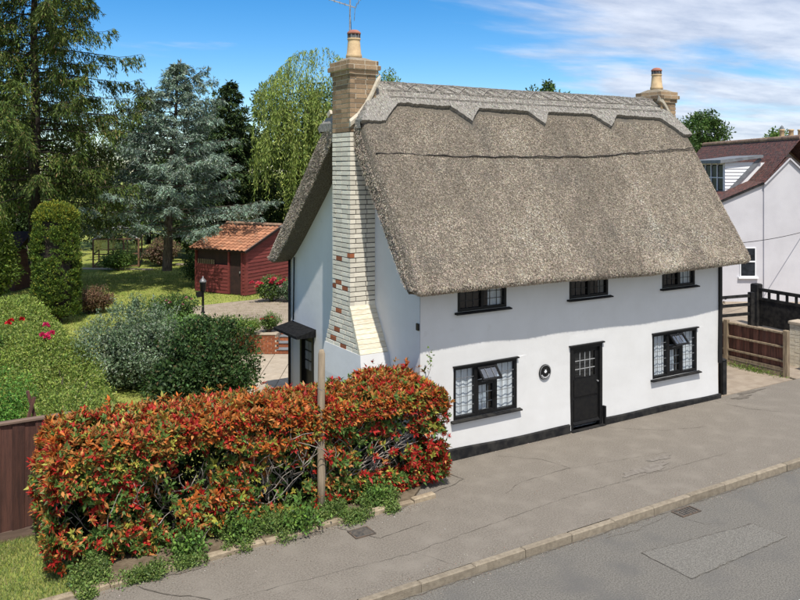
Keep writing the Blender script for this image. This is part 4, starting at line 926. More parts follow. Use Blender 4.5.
# roof: two slopes of separate pantiles
rise = .83; sl_ = math.hypot(2.2,rise); pitch = math.atan2(rise,2.2)
rf_ = link('roof', MB().prism([(.22,HE-.06),(-2.2,HE+rise+.02),(-2.2-2.42,HE-.06),(-2.2-2.42,HE-.12),(-2.2,HE+rise-.05),(.22,HE-.12)], 'x', -.16, LXs+.16).mesh('roof', M['sheddark']), None, shed)
tb = MB(); n_ = 6; tw = .232; tl = .31
for i in range(n_+1):
    t = i/n_; xx = -tw/2+tw*t; zz = .022*math.cos(t*2*math.pi)-.004
    tb.v += [(xx,0,zz+.028),(xx,-tl,zz),(xx,0,zz+.008)]
    if i: k = 3*i; tb.f += [(k-3,k,k+1,k-2),(k-1,k+2,k,k-3)]
tme = tb.mesh('roof_tile', M['shedtile'])
for r_ in range(9):
    for c_ in range(14):
        d = r_*.272; yy = .26-d*math.cos(pitch); zz = HE-.045+d*math.sin(pitch)
        link('roof_tile', tme, None, rf_, (-.12+c_*.228, yy, zz+random.uniform(-.004,.004)), (-pitch,random.uniform(-.02,.02),random.uniform(-.015,.015)))
rme = MB().lathe([(.085,0),(.085,.34)], n=8).mesh('ridge_tile', M['ridgetile'])
for i in range(9): link('ridge_tile', rme, None, rf_, (-.17+i*.35,-2.2,HE+rise+.05), (0,R_(90),0))
b = MB(); b.bar((-.17,.27,HE-.10),(-.17,-2.2,HE+rise-.02),.03,.13); b.build('bargeboard', M['sheddark'], rf_)
b = MB(); b.bar((-.185,.27,HE-.04),(-.185,-2.2,HE+rise+.04),.02,.03); b.build('verge_strip', M['leadroof'], rf_)

# brick retaining wall with steps at the patio
gw = thing('patio_wall', 'low orange brick retaining wall behind the patio, with steps at its right', 'wall', tuple(w2(-5.5,25.55,PATIO)), -TH)
MB().box(.01,1.55,.012,.2,0,.60).build('mortar_core', M['mortar'], gw)
gb = MB().bbox(0,.222,0,.1,0,.068,.004).mesh('brick', M['brickred'])
for r_ in range(8):
    x = -.11*(r_%2)
    while x < 1.5: link('brick', gb, None, gw, (x,random.uniform(-.003,.003),.004+r_*.075)); x += .232
MB().bbox(-.12,1.56,-.02,.22,.605,.65,.01).build('coping', M['slab'], gw)
for i in range(4):
    MB().bbox(1.56,3.4,.02+i*.26,1.2,.0+i*.155,.155+i*.155-.035,.004).build('riser', M['brickred'], gw)
    MB().bbox(1.56,3.4,-.0+i*.26,1.2,.120+i*.155,.155+i*.155,.008).build('tread', M['leadroof'], gw)
# lantern post
lp = thing('lantern_post', 'black cast lantern post with side box standing in the flower bed', 'lantern post', tuple(w2(-7.07,28.7,.27)))
MB().bbox(-.24,.24,-.17,.17,-.05,.12,.02).build('plinth', M['slab'], lp)
MB().lathe([(.075,.1),(.075,.16),(.045,.2),(.042,.85),(.06,.88),(.06,.92)], n=10).build('column', M['black'], lp, True)
MB().lathe([(.085,.92),(.10,.95),(.11,1.18),(.12,1.2),(.12,1.23)], n=10).build('lantern_head', M['black'], lp, True)
MB().lathe([(.13,1.23),(.12,1.28),(.07,1.35),(.03,1.38),(.03,1.41),(.012,1.45)], n=10).build('domed_cap', M['cowl'], lp, True)
MB().box(-.24,-.06,-.08,.08,.72,.90).build('side_box', M['black'], lp)
# greenhouse
gp = w2(-16.3,42.5,.3); gh = thing('greenhouse', 'small cedar framed greenhouse with bluish glass roof beyond the lawn', 'greenhouse', tuple(gp), -TH+.25)
W_, D_, E_, R2 = 2.3, 2.6, 1.5, 2.15
pts = {}
for x in (0,W_/3,2*W_/3,W_):
    for y in (0,D_): MB().box(x-.04,x+.04,y-.04,y+.04,0,E_).build('upright', M['greenwood'], gh)
for y in (0,D_): 
    for z in (.05,.7,E_): MB().box(0,W_,y-.03,y+.03,z-.03,z+.03).build('rail', M['greenwood'], gh)
for x in (0,W_):
    for z in (.05,.7,E_): MB().box(x-.03,x+.03,0,D_,z-.03,z+.03).build('rail', M['greenwood'], gh)
for i in range(5):
    y = D_*i/4; b = MB(); b.bar((-.05,y,E_-.03),(W_/2,y,R2),.05); b.bar((W_/2,y,R2),(W_+.05,y,E_-.03),.05); b.build('rafter', M['whiteboard'], gh)
MB().bar((W_/2,-.05,R2),(W_/2,D_+.05,R2),.07).build('ridge_bar', M['greenwood'], gh)
for i in range(4):
    y0, y1 = D_*i/4+.03, D_*(i+1)/4-.03
    for s in (0,1):
        xa = 0 if not s else W_; b = MB(); b.add([(xa,y0,E_),(xa,y1,E_),(W_/2,y1,R2),(W_/2,y0,R2)], [(0,1,2,3)]); b.build('roof_pane', M['glassblue'], gh)
for i in range(3):
    b = MB(); b.add([(W_*i/3+.04,0,.75),(W_*(i+1)/3-.04,0,.75),(W_*(i+1)/3-.04,0,E_-.03),(W_*i/3+.04,0,E_-.03)], [(0,1,2,3)]); b.build('wall_pane', M['glassblue'], gh)
# brown timber hut at the left edge, half hidden by the spruce
hp = w2(-17.6,34.5,.28); hu = thing('timber_hut', 'dark brown timber hut at the left frame edge behind the spruce trunk', 'hut', tuple(hp), -TH)
for i in range(11): 
    b = MB(); b.box(-2.6,1.0,0,.03,i*.16,i*.16+.155); b.build('weatherboard', M['fencebrown'], hu)
for i in range(11): 
    b = MB(); b.box(.98,1.01,.03,2.4,i*.16,i*.16+.155); b.build('weatherboard', M['fencebrown'], hu)
b = MB(); b.prism([(-.25,1.72),(-.25,1.78),(1.2,2.5),(2.65,1.78),(2.65,1.72),(1.2,2.42)], 'x', -2.8, 1.2); b.build('roof', M['sheddark'], hu)
# trellis panel and a crossed pair of stakes beyond the left fence
tr_ = thing('trellis_panel', 'brown diamond trellis panel at the left frame edge among the roses', 'trellis', (-6.35,9.2,.1), R_(84))
for i in range(-3,8):
    for s in (1,-1):
        x0 = i*.24; P = []
        a = (x0, 0.012*s, .1); c = (x0+s*1.1, 0.012*s, 1.2)
        def cl(u): return max(0,min(1.9,u))
        t0, t1 = 0, 1
        xa, xb = a[0], c[0]
        lo_, hi_ = sorted(((0-xa)/(xb-xa),(1.9-xa)/(xb-xa))); t0 = max(0,lo_); t1 = min(1,hi_)
        if t1-t0 > .05: MB().bar((xa+(xb-xa)*t0,a[1],.1+1.1*t0),(xa+(xb-xa)*t1,a[1],.1+1.1*t1),.03,.012).build('lath', M['fencecap'], tr_)
MB().box(-.03,.0,-.03,.03,0,1.3).build('upright', M['fencecap'], tr_); MB().box(1.9,1.94,-.03,.03,0,1.3).build('upright', M['fencecap'], tr_)
stk = thing('stake_frame', 'pair of crossed brown stakes showing just above the left fence', 'stakes', (-6.35,2.0,0))
MB().bar((-.52,0,0),(-.02,0,1.78),.05,.05).build('stake', M['board2'], stk); MB().bar((.35,.06,0),(-.12,.06,1.88),.05,.05).build('stake', M['board2'], stk)
# ================================================================== planting
def clump_leaves(centers, rad, per, size, asp, cols, p=None, up=0.35, shell=0.55, jit=0.16, squash=0.8):
    """leaf bases, directions, normals, lengths, colours for round tufts of leaves"""
    n = len(centers)*per; c = np.repeat(centers, per, 0); r = np.repeat(np.broadcast_to(rad,(len(centers),)), per)
    d = rvec(n); d[:,2] = d[:,2]*squash+up*.5; d = unit(d); rr = r*(shell+(1-shell)*rng.uniform(0,1,n))
    P = c+d*rr[:,None]; D = unit(d+rvec(n)*.9); Nn = unit(d+np.array([0,0,.5])+rvec(n)*.5)
    L_ = size*rng.uniform(.7,1.3,n); tone = np.repeat(1+rng.normal(0,.14,(len(centers),1)), per, 0)
    return P, D, Nn, L_, palette(n, cols, p, jit)*tone
def limb_path(a, b, n=5, wob=.06, sag=0.0):
    a = np.array(a,float); b = np.array(b,float); L_ = np.linalg.norm(b-a); P = []
    for i in range(n):
        t = i/(n-1); q = a*(1-t)+b*t+rng.normal(0,wob*L_*.35,3)*(0 < i < n-1); q[2] += -sag*4*t*(1-t); P.append(tuple(q))
    return P
def bush(name, label, cat, loc, rad, h, nclump, per, size, cols, p=None, asp=.5, m='leaf', group=None, wobf=1.2, seed=1, crad=.22, bark='bark', lift=.1, shoots=0, wamp=.16, flat=1.0):
    t = thing(name, label, cat, loc, 0, group); wb = Wob(seed, wobf)
    rx, ry = rad if hasattr(rad,'__len__') else (rad,rad)
    d = rvec(nclump); d[:,2] = np.abs(d[:,2])**flat*np.where(rng.uniform(0,1,nclump) < .7,1,-.55); 
    s = (rng.uniform(0,1,nclump)**.33)*.28+.72; s[rng.uniform(0,1,nclump) < .16] *= .62
    k = s*(1+wamp*wb(d*1.6))
    c = np.stack([d[:,0]*rx*k, d[:,1]*ry*k, lift+h*.42+d[:,2]*h*.58*k],-1); c = c[c[:,2] > .02]
    P, D, Nn, L_, col = clump_leaves(c, crad*rng.uniform(.6,1.25,len(c)), per, size, asp, cols, p)
    ok = P[:,2] > -.02; leaves('foliage', P[ok], D[ok], Nn[ok], L_[ok], L_[ok]*asp, col[ok], M[m], t)
    n = int(min(6000, 60*nclump*.22)); dd = rvec(n)*rng.uniform(.1,.8,(n,1))**.6; Q = np.stack([dd[:,0]*rx,dd[:,1]*ry,lift+h*.42+dd[:,2]*h*.5],-1); Q = Q[Q[:,2] > .03]; n = len(Q)
    leaves('inner_leaves', Q, rvec(n), rvec(n), size*1.5, size*1.1, palette(n, cols, p, .15)*.7, M[m], t)['kind'] = 'stuff'  # inner leaves tinted darker, painting shade into the bush's depth
    if shoots:
        ps, ds = [], []
        for i in range(shoots):
            a = rng.uniform(0,6.28); rr = rng.uniform(0,.85); b0 = np.array([math.cos(a)*rr*rx,math.sin(a)*rr*ry,lift+h*.42+h*.56*math.sqrt(max(.05,1-rr*rr))]); dr = unit(np.array([math.cos(a)*rr*.7,math.sin(a)*rr*.7,1.0])+rng.normal(0,.12,3)); ln = rng.uniform(.15,.45); tt = rng.uniform(0,1,26)[:,None]
            ps.append(b0+dr*ln*tt+rng.normal(0,.015,(26,3))); ds.append(unit(dr*.8+rvec(26)))
        ps = np.concatenate(ps); ds = np.concatenate(ds); leaves('shoots', ps, ds, rvec(len(ps)), size*1.1, size*1.1*asp, palette(len(ps), cols, p, .15), M[m], t)['kind'] = 'stuff'
    b = MB()
    for i in range(9):
        q = c[rng.integers(len(c))]; a = (rng.normal(0,.06*rx),rng.normal(0,.06*ry),-.05); pth = limb_path(a, q*np.array([.85,.85,.9]), 5, .12); b.tube(pth, np.linspace(.032,.007,5)*max(1,rx*.6), 5)
    b.build('stems', M[bark], t)['kind'] = 'stuff'
    return t
G_MID = [(.085,.15,.03),(.12,.20,.04),(.06,.115,.028),(.16,.24,.06)]
G_DARK = [(.03,.06,.02),(.045,.085,.026),(.022,.045,.017),(.07,.11,.035)]
G_LIME = [(.16,.235,.04),(.12,.19,.035),(.20,.26,.06),(.09,.15,.03)]
G_GREY = [(.13,.185,.095),(.095,.145,.07),(.18,.235,.135),(.06,.10,.042)]

# ---- the red-leaved hedge
HX0, HX1, HYF, HYB = -6.48, -.14, -1.02, .46
wh1, wh2 = Wob(51,1.3), Wob(52,3.3)
def hz(x, y):
    P = np.stack([x,y,0*x],-1); return 1.84+.10*np.clip((-x-3)/3.4,0,1)+.045*wh1(P)+.03*wh2(P)
def hedge():
    t = thing('red_leaved_hedge', 'long hedge with glossy red and orange young leaves and bare grey stems below', 'hedge', (0,0,0))
    A, AX, TN = [], [], []      # rosette position, axis, kind (0 top, 1 side)
    # top of the hedge
    n = 3900; x = rng.uniform(HX0,HX1,n); y = rng.uniform(HYF,HYB,n)
    e = np.minimum(np.minimum((y-HYF)/.30,(HYB-y)/.25), np.minimum((x-HX0)/.3,(HX1-x)/.35)); e = np.clip(e,0,1); dip = .30*(1-np.sqrt(np.clip(1-(1-e)**2,0,1)))
    z = hz(x,y)-dip-np.abs(rng.normal(0,.06,n)); a = np.stack([rng.normal(0,.22,n),-(1-np.clip((y-HYF)/.30,0,1))*.8+rng.normal(0,.22,n),np.ones(n)],-1)
    A.append(np.stack([x,y,z],-1)); AX.append(unit(a)); TN.append(np.zeros(n))
    # upper front band, thick
    n = 2100; x = rng.uniform(HX0,HX1,n); zt = hz(x,0*x+HYF); dep_ = .32+.30*np.clip(.5+.6*wh1(np.stack([x*1.7+9,0*x,0*x],-1)),0,1); z = zt-.10-dep_*rng.uniform(0,1,n); y = HYF+.05*wh1(np.stack([x,0*x,z*2],-1))+np.abs(rng.normal(0,.10,n))
    a = np.stack([rng.normal(0,.35,n),-np.ones(n),.75+rng.normal(0,.3,n)],-1); A.append(np.stack([x,y,z],-1)); AX.append(unit(a)); TN.append(np.where(z > zt-.42,.3,.8))
    # lower front: dense at both ends, sparse patches between
    n = 5600; x = rng.uniform(HX0,HX1,n); z = rng.uniform(.10,1.36,n); pn = .5+.38*wh1(np.stack([x*1.5,0*x,z*2.2],-1))
    dens = np.clip((-5.15-x)/.45,0,1)*.95; dens = np.maximum(dens, np.clip((x+.95)/.5,0,1)*.9); pn2 = .5+.38*wh2(np.stack([x*.9+4,0*x,z*1.3],-1)); wh3 = Wob(58,5.5); pn3 = .5+.4*wh3(np.stack([x,0*x,z],-1)); dens = dens*np.clip(1.7*pn3,.25,1); dens = np.maximum(dens, (pn > .66)*.42*(pn3 > .48)); dens = np.maximum(dens, (pn3 > .84)*.5); dens = np.maximum(dens, .42*np.clip((.62-z)/.35,0,1)*(pn > .42)); dens = np.maximum(dens, .35*((x > -2.3)&(x < -1.0)&(pn > .45)))
    k = rng.uniform(0,1,n) < dens*.9; x, z = x[k], z[k]; n = len(x)
    y = HYF+.03+.07*wh2(np.stack([x,0*x,z*2],-1))+np.abs(rng.normal(0,.12,n))+.12*np.clip((.5-z)/.5,0,1)
    a = np.stack([rng.normal(0,.4,n),-np.ones(n),.55+rng.normal(0,.35,n)],-1); A.append(np.stack([x,y,z],-1)); AX.append(unit(a)); TN.append(np.ones(n))
    n = 130; x = rng.uniform(HX0+.1,HX1-.1,n); y = rng.uniform(HYF+.1,HYB-.1,n); z = hz(x,y)+rng.uniform(.03,.2,n)**1.2; A.append(np.stack([x,y,z],-1)); AX.append(unit(np.stack([rng.normal(0,.2,n),rng.normal(0,.2,n),np.ones(n)],-1))); TN.append(np.zeros(n))
    n = 1500; x = rng.uniform(HX0+.1,HX1,n); z = rng.uniform(.06,.62,n)*rng.uniform(.5,1,n); y = HYF+.12+np.abs(rng.normal(0,.16,n)); a = np.stack([rng.normal(0,.4,n),-np.ones(n),.7+rng.normal(0,.3,n)],-1); A.append(np.stack([x,y,z],-1)); AX.append(unit(a)); TN.append(2+0*x)
    n = 420; x = rng.uniform(-5.4,-1.0,n); z = rng.uniform(.5,1.3,n); y = rng.uniform(-.9,-.5,n); a = np.stack([rng.normal(0,.5,n),-np.ones(n),.6+rng.normal(0,.4,n)],-1); A.append(np.stack([x,y,z],-1)); AX.append(unit(a)); TN.append(2+0*x)
    # ends
    for ex, sx in ((HX0,-1),(HX1,1)):
        n = 1100; y = rng.uniform(HYF,HYB if sx < 0 else -.10,n); z = rng.uniform(.15,1.72,n); x = ex+sx*(.02+.06*wh2(np.stack([0*y,y,z*2],-1)))-sx*np.abs(rng.normal(0,.08,n))
        bulge = .10*np.sin(np.clip(z/1.8,0,1)*math.pi); x = x+sx*bulge
        a = np.stack([sx*np.ones(n),rng.normal(0,.35,n)-.2,.6+rng.normal(0,.3,n)],-1); A.append(np.stack([x,y,z],-1)); AX.append(unit(a)); TN.append(np.where(z > 1.25,.4,1.0))
    A = np.concatenate(A); AX = np.concatenate(AX); TN = np.concatenate(TN); n = len(A)
    # thin gaps through the crown so that the dark inside shows
    gp = wh2(A*np.array([1.5,1.5,1.8])); keep = (gp > np.where(TN > .2,-.55,-.95))|(rng.uniform(0,1,n) < .15); A, AX, TN = A[keep], AX[keep], TN[keep]; n = len(A)
    pat = .5+.45*Wob(57,1.5)(A)+rng.normal(0,.22,n)
    kinds = np.zeros(n,int)                          # 0 orange, 1 bronze, 2 red, 3 yellow green, 4 green
    u = rng.uniform(0,1,n); top = TN < .5
    edges_top = np.array([.30,.55,.78,.88]); edges_side = np.array([.16,.27,.50,.62])
    kinds[top] = np.searchsorted(edges_top, np.clip(u[top]*.82+.18*pat[top],0,.999)); kinds[~top] = np.searchsorted(edges_side, np.clip(u[~top]*.8+.2*pat[~top],0,.999))
    low = TN > 1.5; kinds[low] = np.where(u[low] < .68, 4, np.where(u[low] < .78, 3, np.where(u[low] < .92, 2, 1)))
    rightred = (A[:,0] > -1.6)&(u < .35)&(~top); kinds[rightred] = 2
    PAL = np.array([(.47,.135,.028),(.33,.14,.036),(.37,.026,.02),(.33,.32,.055),(.09,.165,.034)])
    m_ = rng.integers(7,11,n); idx = np.repeat(np.arange(n), m_); N_ = len(idx); ax = AX[idx]
    rad = rvec(N_); rad = unit(rad-ax*(rad*ax).sum(1,keepdims=True)); ph = rng.uniform(.35,1.35,N_)[:,None]
    D = ax*np.cos(ph)+rad*np.sin(ph); base = A[idx]-ax*rng.uniform(0,.05,(N_,1)); L_ = rng.uniform(.065,.115,N_)*rng.uniform(.72,1.25,n)[idx]*np.where(kinds[idx] == 4,1.05,1.0)
    col = PAL[kinds[idx]]*(1+rng.normal(0,.2,(N_,1))); older = (rng.uniform(0,1,N_) < .16); col[older] = np.array([.10,.14,.035])*(1+rng.normal(0,.2,(older.sum(),1)))
    young = rng.uniform(0,1,N_) < .10; col[young] = np.array([.50,.22,.07])*(1+rng.normal(0,.15,(young.sum(),1)))
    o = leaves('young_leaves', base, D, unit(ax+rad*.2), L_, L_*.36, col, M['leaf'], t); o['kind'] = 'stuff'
    # older green leaves inside and at the back, colours darkened to deepen the shade
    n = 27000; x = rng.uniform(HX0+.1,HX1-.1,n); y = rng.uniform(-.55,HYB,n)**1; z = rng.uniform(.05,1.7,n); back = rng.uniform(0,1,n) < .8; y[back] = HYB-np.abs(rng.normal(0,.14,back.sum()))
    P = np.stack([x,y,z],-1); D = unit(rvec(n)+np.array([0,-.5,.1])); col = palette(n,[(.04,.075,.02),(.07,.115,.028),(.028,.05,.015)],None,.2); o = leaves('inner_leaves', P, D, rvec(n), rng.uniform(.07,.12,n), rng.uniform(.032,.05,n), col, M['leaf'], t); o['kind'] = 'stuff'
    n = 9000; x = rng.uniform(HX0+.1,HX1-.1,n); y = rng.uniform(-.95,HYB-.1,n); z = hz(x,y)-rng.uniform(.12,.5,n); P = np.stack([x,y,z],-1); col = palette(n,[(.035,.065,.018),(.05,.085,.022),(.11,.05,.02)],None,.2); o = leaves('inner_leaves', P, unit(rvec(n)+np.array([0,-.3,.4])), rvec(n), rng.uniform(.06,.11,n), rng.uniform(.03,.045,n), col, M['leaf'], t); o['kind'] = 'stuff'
    # stems
    sx = np.sort(np.concatenate([np.linspace(HX0+.35,HX1-.25,15)+rng.normal(0,.10,15)]))
    for x in sx:
        b = MB(); y = rng.uniform(-.62,-.25); p = np.array([x,y,-.03]); P = [p.copy()]; hd = rng.uniform(0,6.28); 
        for i in range(4): p = p+np.array([math.cos(hd)*.08+rng.normal(0,.035),math.sin(hd)*.05+rng.normal(0,.03),.16]); P.append(p.copy())
        b.tube([tuple(q) for q in P], np.linspace(.022,.014,5), 6)
        for j in range(8):
            q0 = P[rng.integers(1,5)]+rng.normal(0,.01,3); a = rng.uniform(0,6.28); q1 = q0+np.array([math.cos(a)*rng.uniform(.15,.55),math.sin(a)*.28-.14,rng.uniform(.25,.8)])
            q1[0] = np.clip(q1[0],HX0+.12,HX1-.1); pth = limb_path(q0,q1,5,.16); b.tube(pth, np.linspace(.010,.005,5), 5)
            for k2 in range(2):
                q2 = np.array(pth[rng.integers(2,5)]); q3 = q2+np.array([rng.normal(0,.18),rng.normal(-.08,.12),rng.uniform(.1,.42)]); q3[0] = np.clip(q3[0],HX0+.1,HX1-.1); b.tube(limb_path(q2,q3,4,.16), np.linspace(.008,.0035,4), 4)
        b.build('stem', M['barkpale'], t, True)
    # long bare arching branches at the right-hand half
    for i in range(20):
        b = MB(); x = rng.uniform(-2.25,-1.2); q0 = np.array([x,rng.uniform(-.8,-.5),rng.uniform(.3,.75)]); q1 = q0+np.array([rng.uniform(.5,1.25),rng.uniform(-.25,.1),rng.uniform(.05,.75)])
        b.tube(limb_path(q0,q1,6,.09,-.05), np.linspace(.011,.004,6), 5); b.build('bare_branch', M['barkpale'], t, True)
    for i in range(16):
        b = MB(); x = rng.uniform(-5.6,-2.4); q0 = np.array([x,rng.uniform(-.85,-.5),rng.uniform(.2,.6)]); q1 = q0+np.array([rng.uniform(-.5,.6),rng.uniform(-.2,.1),rng.uniform(.0,.6)])
        b.tube(limb_path(q0,q1,6,.14,-.03), np.linspace(.011,.004,6), 5); b.build('bare_branch', M['barkpale'], t, True)
hedge()
# bed soil and ground cover along the edging
sheet('bed_soil', [(-6.0,-1.36),(-3,-1.33),(-.95,-1.22),(-.2,-.55),(0,-.1),(0,.9),(-6.2,.9)], .05, M['soil'], .08)
def ground_cover():
    xs = np.concatenate([rng.uniform(-6.3,-1.0,210)]); dens = Wob(61,1.9)(np.stack([xs,0*xs,0*xs],-1)); xs = xs[(dens > -.15)]
    xs = np.concatenate([xs, rng.uniform(-6.3,-4.6,24), rng.choice([-3.9,-3.3,-2.2,-1.5],18)+rng.normal(0,.16,18)])
    c = np.stack([xs, -1.18+(xs+4)*.03+np.abs(rng.normal(0,.2,len(xs))), .03+np.abs(rng.normal(0,.06,len(xs)))],-1)
    c[-42:,1] = -1.38+(xs[-42:]+4)*.03+rng.normal(0,.05,42); c[-42:,2] = .02
    P, D, Nn, L_, col = clump_leaves(c, rng.uniform(.10,.19,len(c)), 330, .034, .55, [(.15,.22,.05),(.11,.17,.04),(.20,.26,.08),(.07,.115,.032)], None, .8, .25)
    k = P[:,2] > .0; o = leaves('ground_cover', P[k], D[k], Nn[k], L_[k], L_[k]*.55, col[k], M['leaf'], None); tag(o, 'low bright green ground cover along the hedge foot', 'ground cover', kind='stuff')
ground_cover()
def weed(x, y, h, label):
    t = thing('leafy_plant', label, 'plant', (x,y,.03)); n = 700; c = rng.normal(0,1,(n,3))*np.array([.13,.11,.10]); c[:,2] = np.abs(c[:,2])*h/.2+.02
    leaves('foliage', c, unit(rvec(n)+[0,-.2,.6]), unit(rvec(n)+[0,-.3,1]), rng.uniform(.05,.09,n), rng.uniform(.025,.045,n), palette(n,[(.10,.19,.035),(.15,.25,.05),(.07,.13,.03)],None,.16), M['leaf'], t)
    b = MB()
    for i in range(6): b.tube(limb_path((0,0,-.03),(rng.normal(0,.1),rng.normal(0,.08),h*.8),4,.1), [.006,.005,.004,.003], 4)
    b.build('stems', M['barkpale'], t)['kind'] = 'stuff'
weed(-4.75,-1.15,.36,'bright green leafy plant at the hedge foot, nearest the left end of the edging'); weed(-3.9,-1.05,.42,'tallest green leafy plant under the gap in the middle of the hedge')
weed(-3.0,-1.28,.30,'green tuft spilling over the stone edging left of the round post'); weed(-1.55,-1.02,.26,'green tuft at the right end of the stone edging')
for i, (x, y, lb) in enumerate([(-.05,-.35,'thin green shoot climbing the corner of the white cottage wall')]):
    t = thing('climbing_shoot', lb, 'plant', (x,y,.05)); b = MB(); P = [(0,0,0),(.05,.05,.8),(.0,.12,1.5),(.12,.1,1.85),(.1,.12,2.15)]; b.tube(P,[.01,.008,.006,.005,.003],5); b.build('stem', M['barkpale'], t)
    c = np.array([np.array(P[3])*(1-s)+np.array(P[4])*s for s in rng.uniform(0,1,26)])+rng.normal(0,.035,(26,3)); leaves('foliage', c, rvec(26), rvec(26), .06, .03, palette(26,G_LIME), M['leaf'], t)
# rough grass in front of the left fence
def grass(name, label, n, xr_, yr_, zf, hmin, hmax, cols, wd=.004):
    x = rng.uniform(*xr_,n); y = rng.uniform(*yr_,n); pt = Wob(71,2.2)(np.stack([x,y,0*x],-1)); k = rng.uniform(0,1,n) < np.clip(.62+.3*pt,.08,1); x, y = x[k], y[k]; n = len(x)
    P = np.stack([x,y,zf(x,y)],-1); D = unit(np.stack([rng.normal(0,.45,n),rng.normal(0,.45,n),np.ones(n)],-1)); S = unit(np.cross(D,rvec(n))); h = rng.uniform(hmin,hmax,n)[:,None]
    V = np.stack([P-S*wd,P+S*wd,P+D*h+np.stack([rng.normal(0,.3,n),rng.normal(0,.3,n),0*x],-1)*h*.5],1).reshape(-1,3)
    o = nmesh(name, V, 3, M['leafdull'], palette(n,cols,None,.2)); tag(o, label, 'grass', kind='stuff')
sheet('grass_verge', [(-12,-1.5),(-7.0,-1.46),(-6.0,-1.41),(-5.9,-.6),(-6.2,.75),(-12,.75)], .02, M['lawn'], .1)
grass('verge_grass', 'short rough grass in front of the brown fence', 42000, (-9.5,-6.0), (-1.45,.70), lambda x, y: 0*x+.02, .03,.085, [(.13,.19,.045),(.19,.22,.07),(.26,.245,.11),(.08,.13,.03)])
grass('lawn_grass', 'mown lawn grass of the back garden', 70000, (-4.6,6.0), (10.5,31), lambda x, y: ground_z(x,y), .04,.10, [(.15,.20,.04),(.21,.235,.055),(.11,.16,.03),(.26,.25,.09)], .011)

# ---- clipped boundary hedge on the left
def box_hedge():
    t = thing('low_green_hedge', 'low rounded light green boundary hedge running back beside the lawn', 'hedge', (0,0,0)); wb = Wob(81,.8); wb2 = Wob(82,2.2)
    n = 2600; y = 1.0+16.2*rng.uniform(0,1,n)**1.25; x = rng.uniform(-6.1,-4.58,n); e = np.clip(np.minimum((x+6.1),(-4.58-x))/.5,0,1); zt = 1.22+.16*wb(np.stack([x,y,0*x],-1))+.06*wb2(np.stack([x,y,0*x],-1))-.5*(1-np.sqrt(1-(1-e)**2)) 
    c = np.stack([x,y,zt-.12],-1); n2 = 1200; y = 1.0+16.2*rng.uniform(0,1,n2)**1.25; s = rng.choice([-6.1,-4.58],n2,p=[.35,.65]); c2 = np.stack([s+rng.normal(0,.06,n2)+.06*wb(np.stack([s,y,0*y],-1)),y,rng.uniform(.1,.95,n2)],-1); c = np.concatenate([c,c2]); c[:,2] += ground_z(c[:,0],c[:,1])*.7
    P, D, Nn, L_, col = clump_leaves(c, .17, 58, .047, .5, [(.19,.25,.045),(.145,.205,.038),(.25,.30,.065),(.07,.115,.024),(.28,.28,.10)], [.3,.28,.2,.16,.06], .5, .35)
    k = rng.uniform(0,1,len(P)) < np.clip((22-P[:,1])/14,.5,1); o = leaves('foliage', P[k], D[k], Nn[k], L_[k]*(1+.03*P[k][:,1]), L_[k]*.5*(1+.03*P[k][:,1]), col[k], M['leaf'], t)
    b = MB()
    for i in range(24): yy = 1.2+i*.66; b.tube(limb_path((-5.2+rng.normal(0,.2),yy,-.1),(-5.2+rng.normal(0,.4),yy+rng.normal(0,.2),1.05+float(ground_z(-5.2,yy))*.7),5,.1), np.linspace(.03,.01,5), 5)
    b.build('stems', M['bark'], t)['kind'] = 'stuff'
box_hedge()
def blooms(t, C_, r, cols):
    for c in C_:
        n = 26; d = rvec(n); d[:,2] = np.abs(d[:,2]); o = leaves('bloom', np.asarray(c)+d*r*.25, d, unit(d+rvec(n)*.6), r*.9, r*.8, palette(n,cols,None,.15), M['petal'], t)
def rosebush(label, loc, rad, h, cols, pts, br=.085):
    t = bush('rose_bush', label, 'rose bush', loc, rad, h, 70, 40, .06, G_MID, None, .55, crad=.16, seed=int(abs(loc[0]*31+loc[1]*7)))
    blooms(t, pts, br, cols); return t
def hp_(px, py, f):   # survey point given as bearing/drop ratios and distance
    return w2((px-400)/800*f, f, 5.6-(py-168)/800*f)
def rel(pts, loc): return [tuple(np.array(p)-np.array(loc)) for p in pts]
l1 = w2(-10.2,20.6,.0); rosebush('rose bush with red blooms at the left frame edge by the trellis', tuple(l1), .75, 1.25, [(.55,.02,.03),(.42,.015,.02)], rel([hp_(11,321,20.3),(hp_(22,320,20.4)),(hp_(8,324,20.2))], l1))
l2 = w2(-8.8,19.8,.0); rosebush('rose bush with bright pink blooms on top of the low hedge', tuple(l2), .55, 1.15, [(.62,.05,.16),(.5,.03,.11)], rel([hp_(46,326,19.5),hp_(43,336,19.3),hp_(51,334,19.4),hp_(47,338,19.3)], l2), .10)
# ---- shrubs behind the hedge
bush('silver_shrub', 'rounded silvery grey-green shrub in the middle of the garden', 'shrub', tuple(w2(-6.55,19.9,.12)), 1.24, 1.95, 330, 66, .068, G_GREY+[(.26,.31,.22)], None, .32, 'leafdull', seed=4, crad=.22, lift=.05, wamp=.26, shoots=60)
bush('glossy_evergreen_shrub', 'dense dark glossy evergreen shrub behind the red-leaved hedge', 'shrub', tuple(w2(-4.55,18.2,.0)), (1.22,1.1), 1.72, 330, 56, .078, [(.035,.07,.02),(.05,.095,.025),(.075,.125,.04),(.022,.045,.015),(.12,.09,.04)], [.3,.28,.2,.16,.06], .5, seed=9, crad=.22, wamp=.30, shoots=34)
bush('bright_green_shrub', 'fresh bright green shrub beyond the left fence at the frame edge', 'shrub', tuple(w2(-8.0,15.3,.0)), (.9,.7), 1.55, 160, 60, .05, [(.10,.24,.035),(.14,.28,.05),(.07,.17,.03)], None, .4, seed=12)
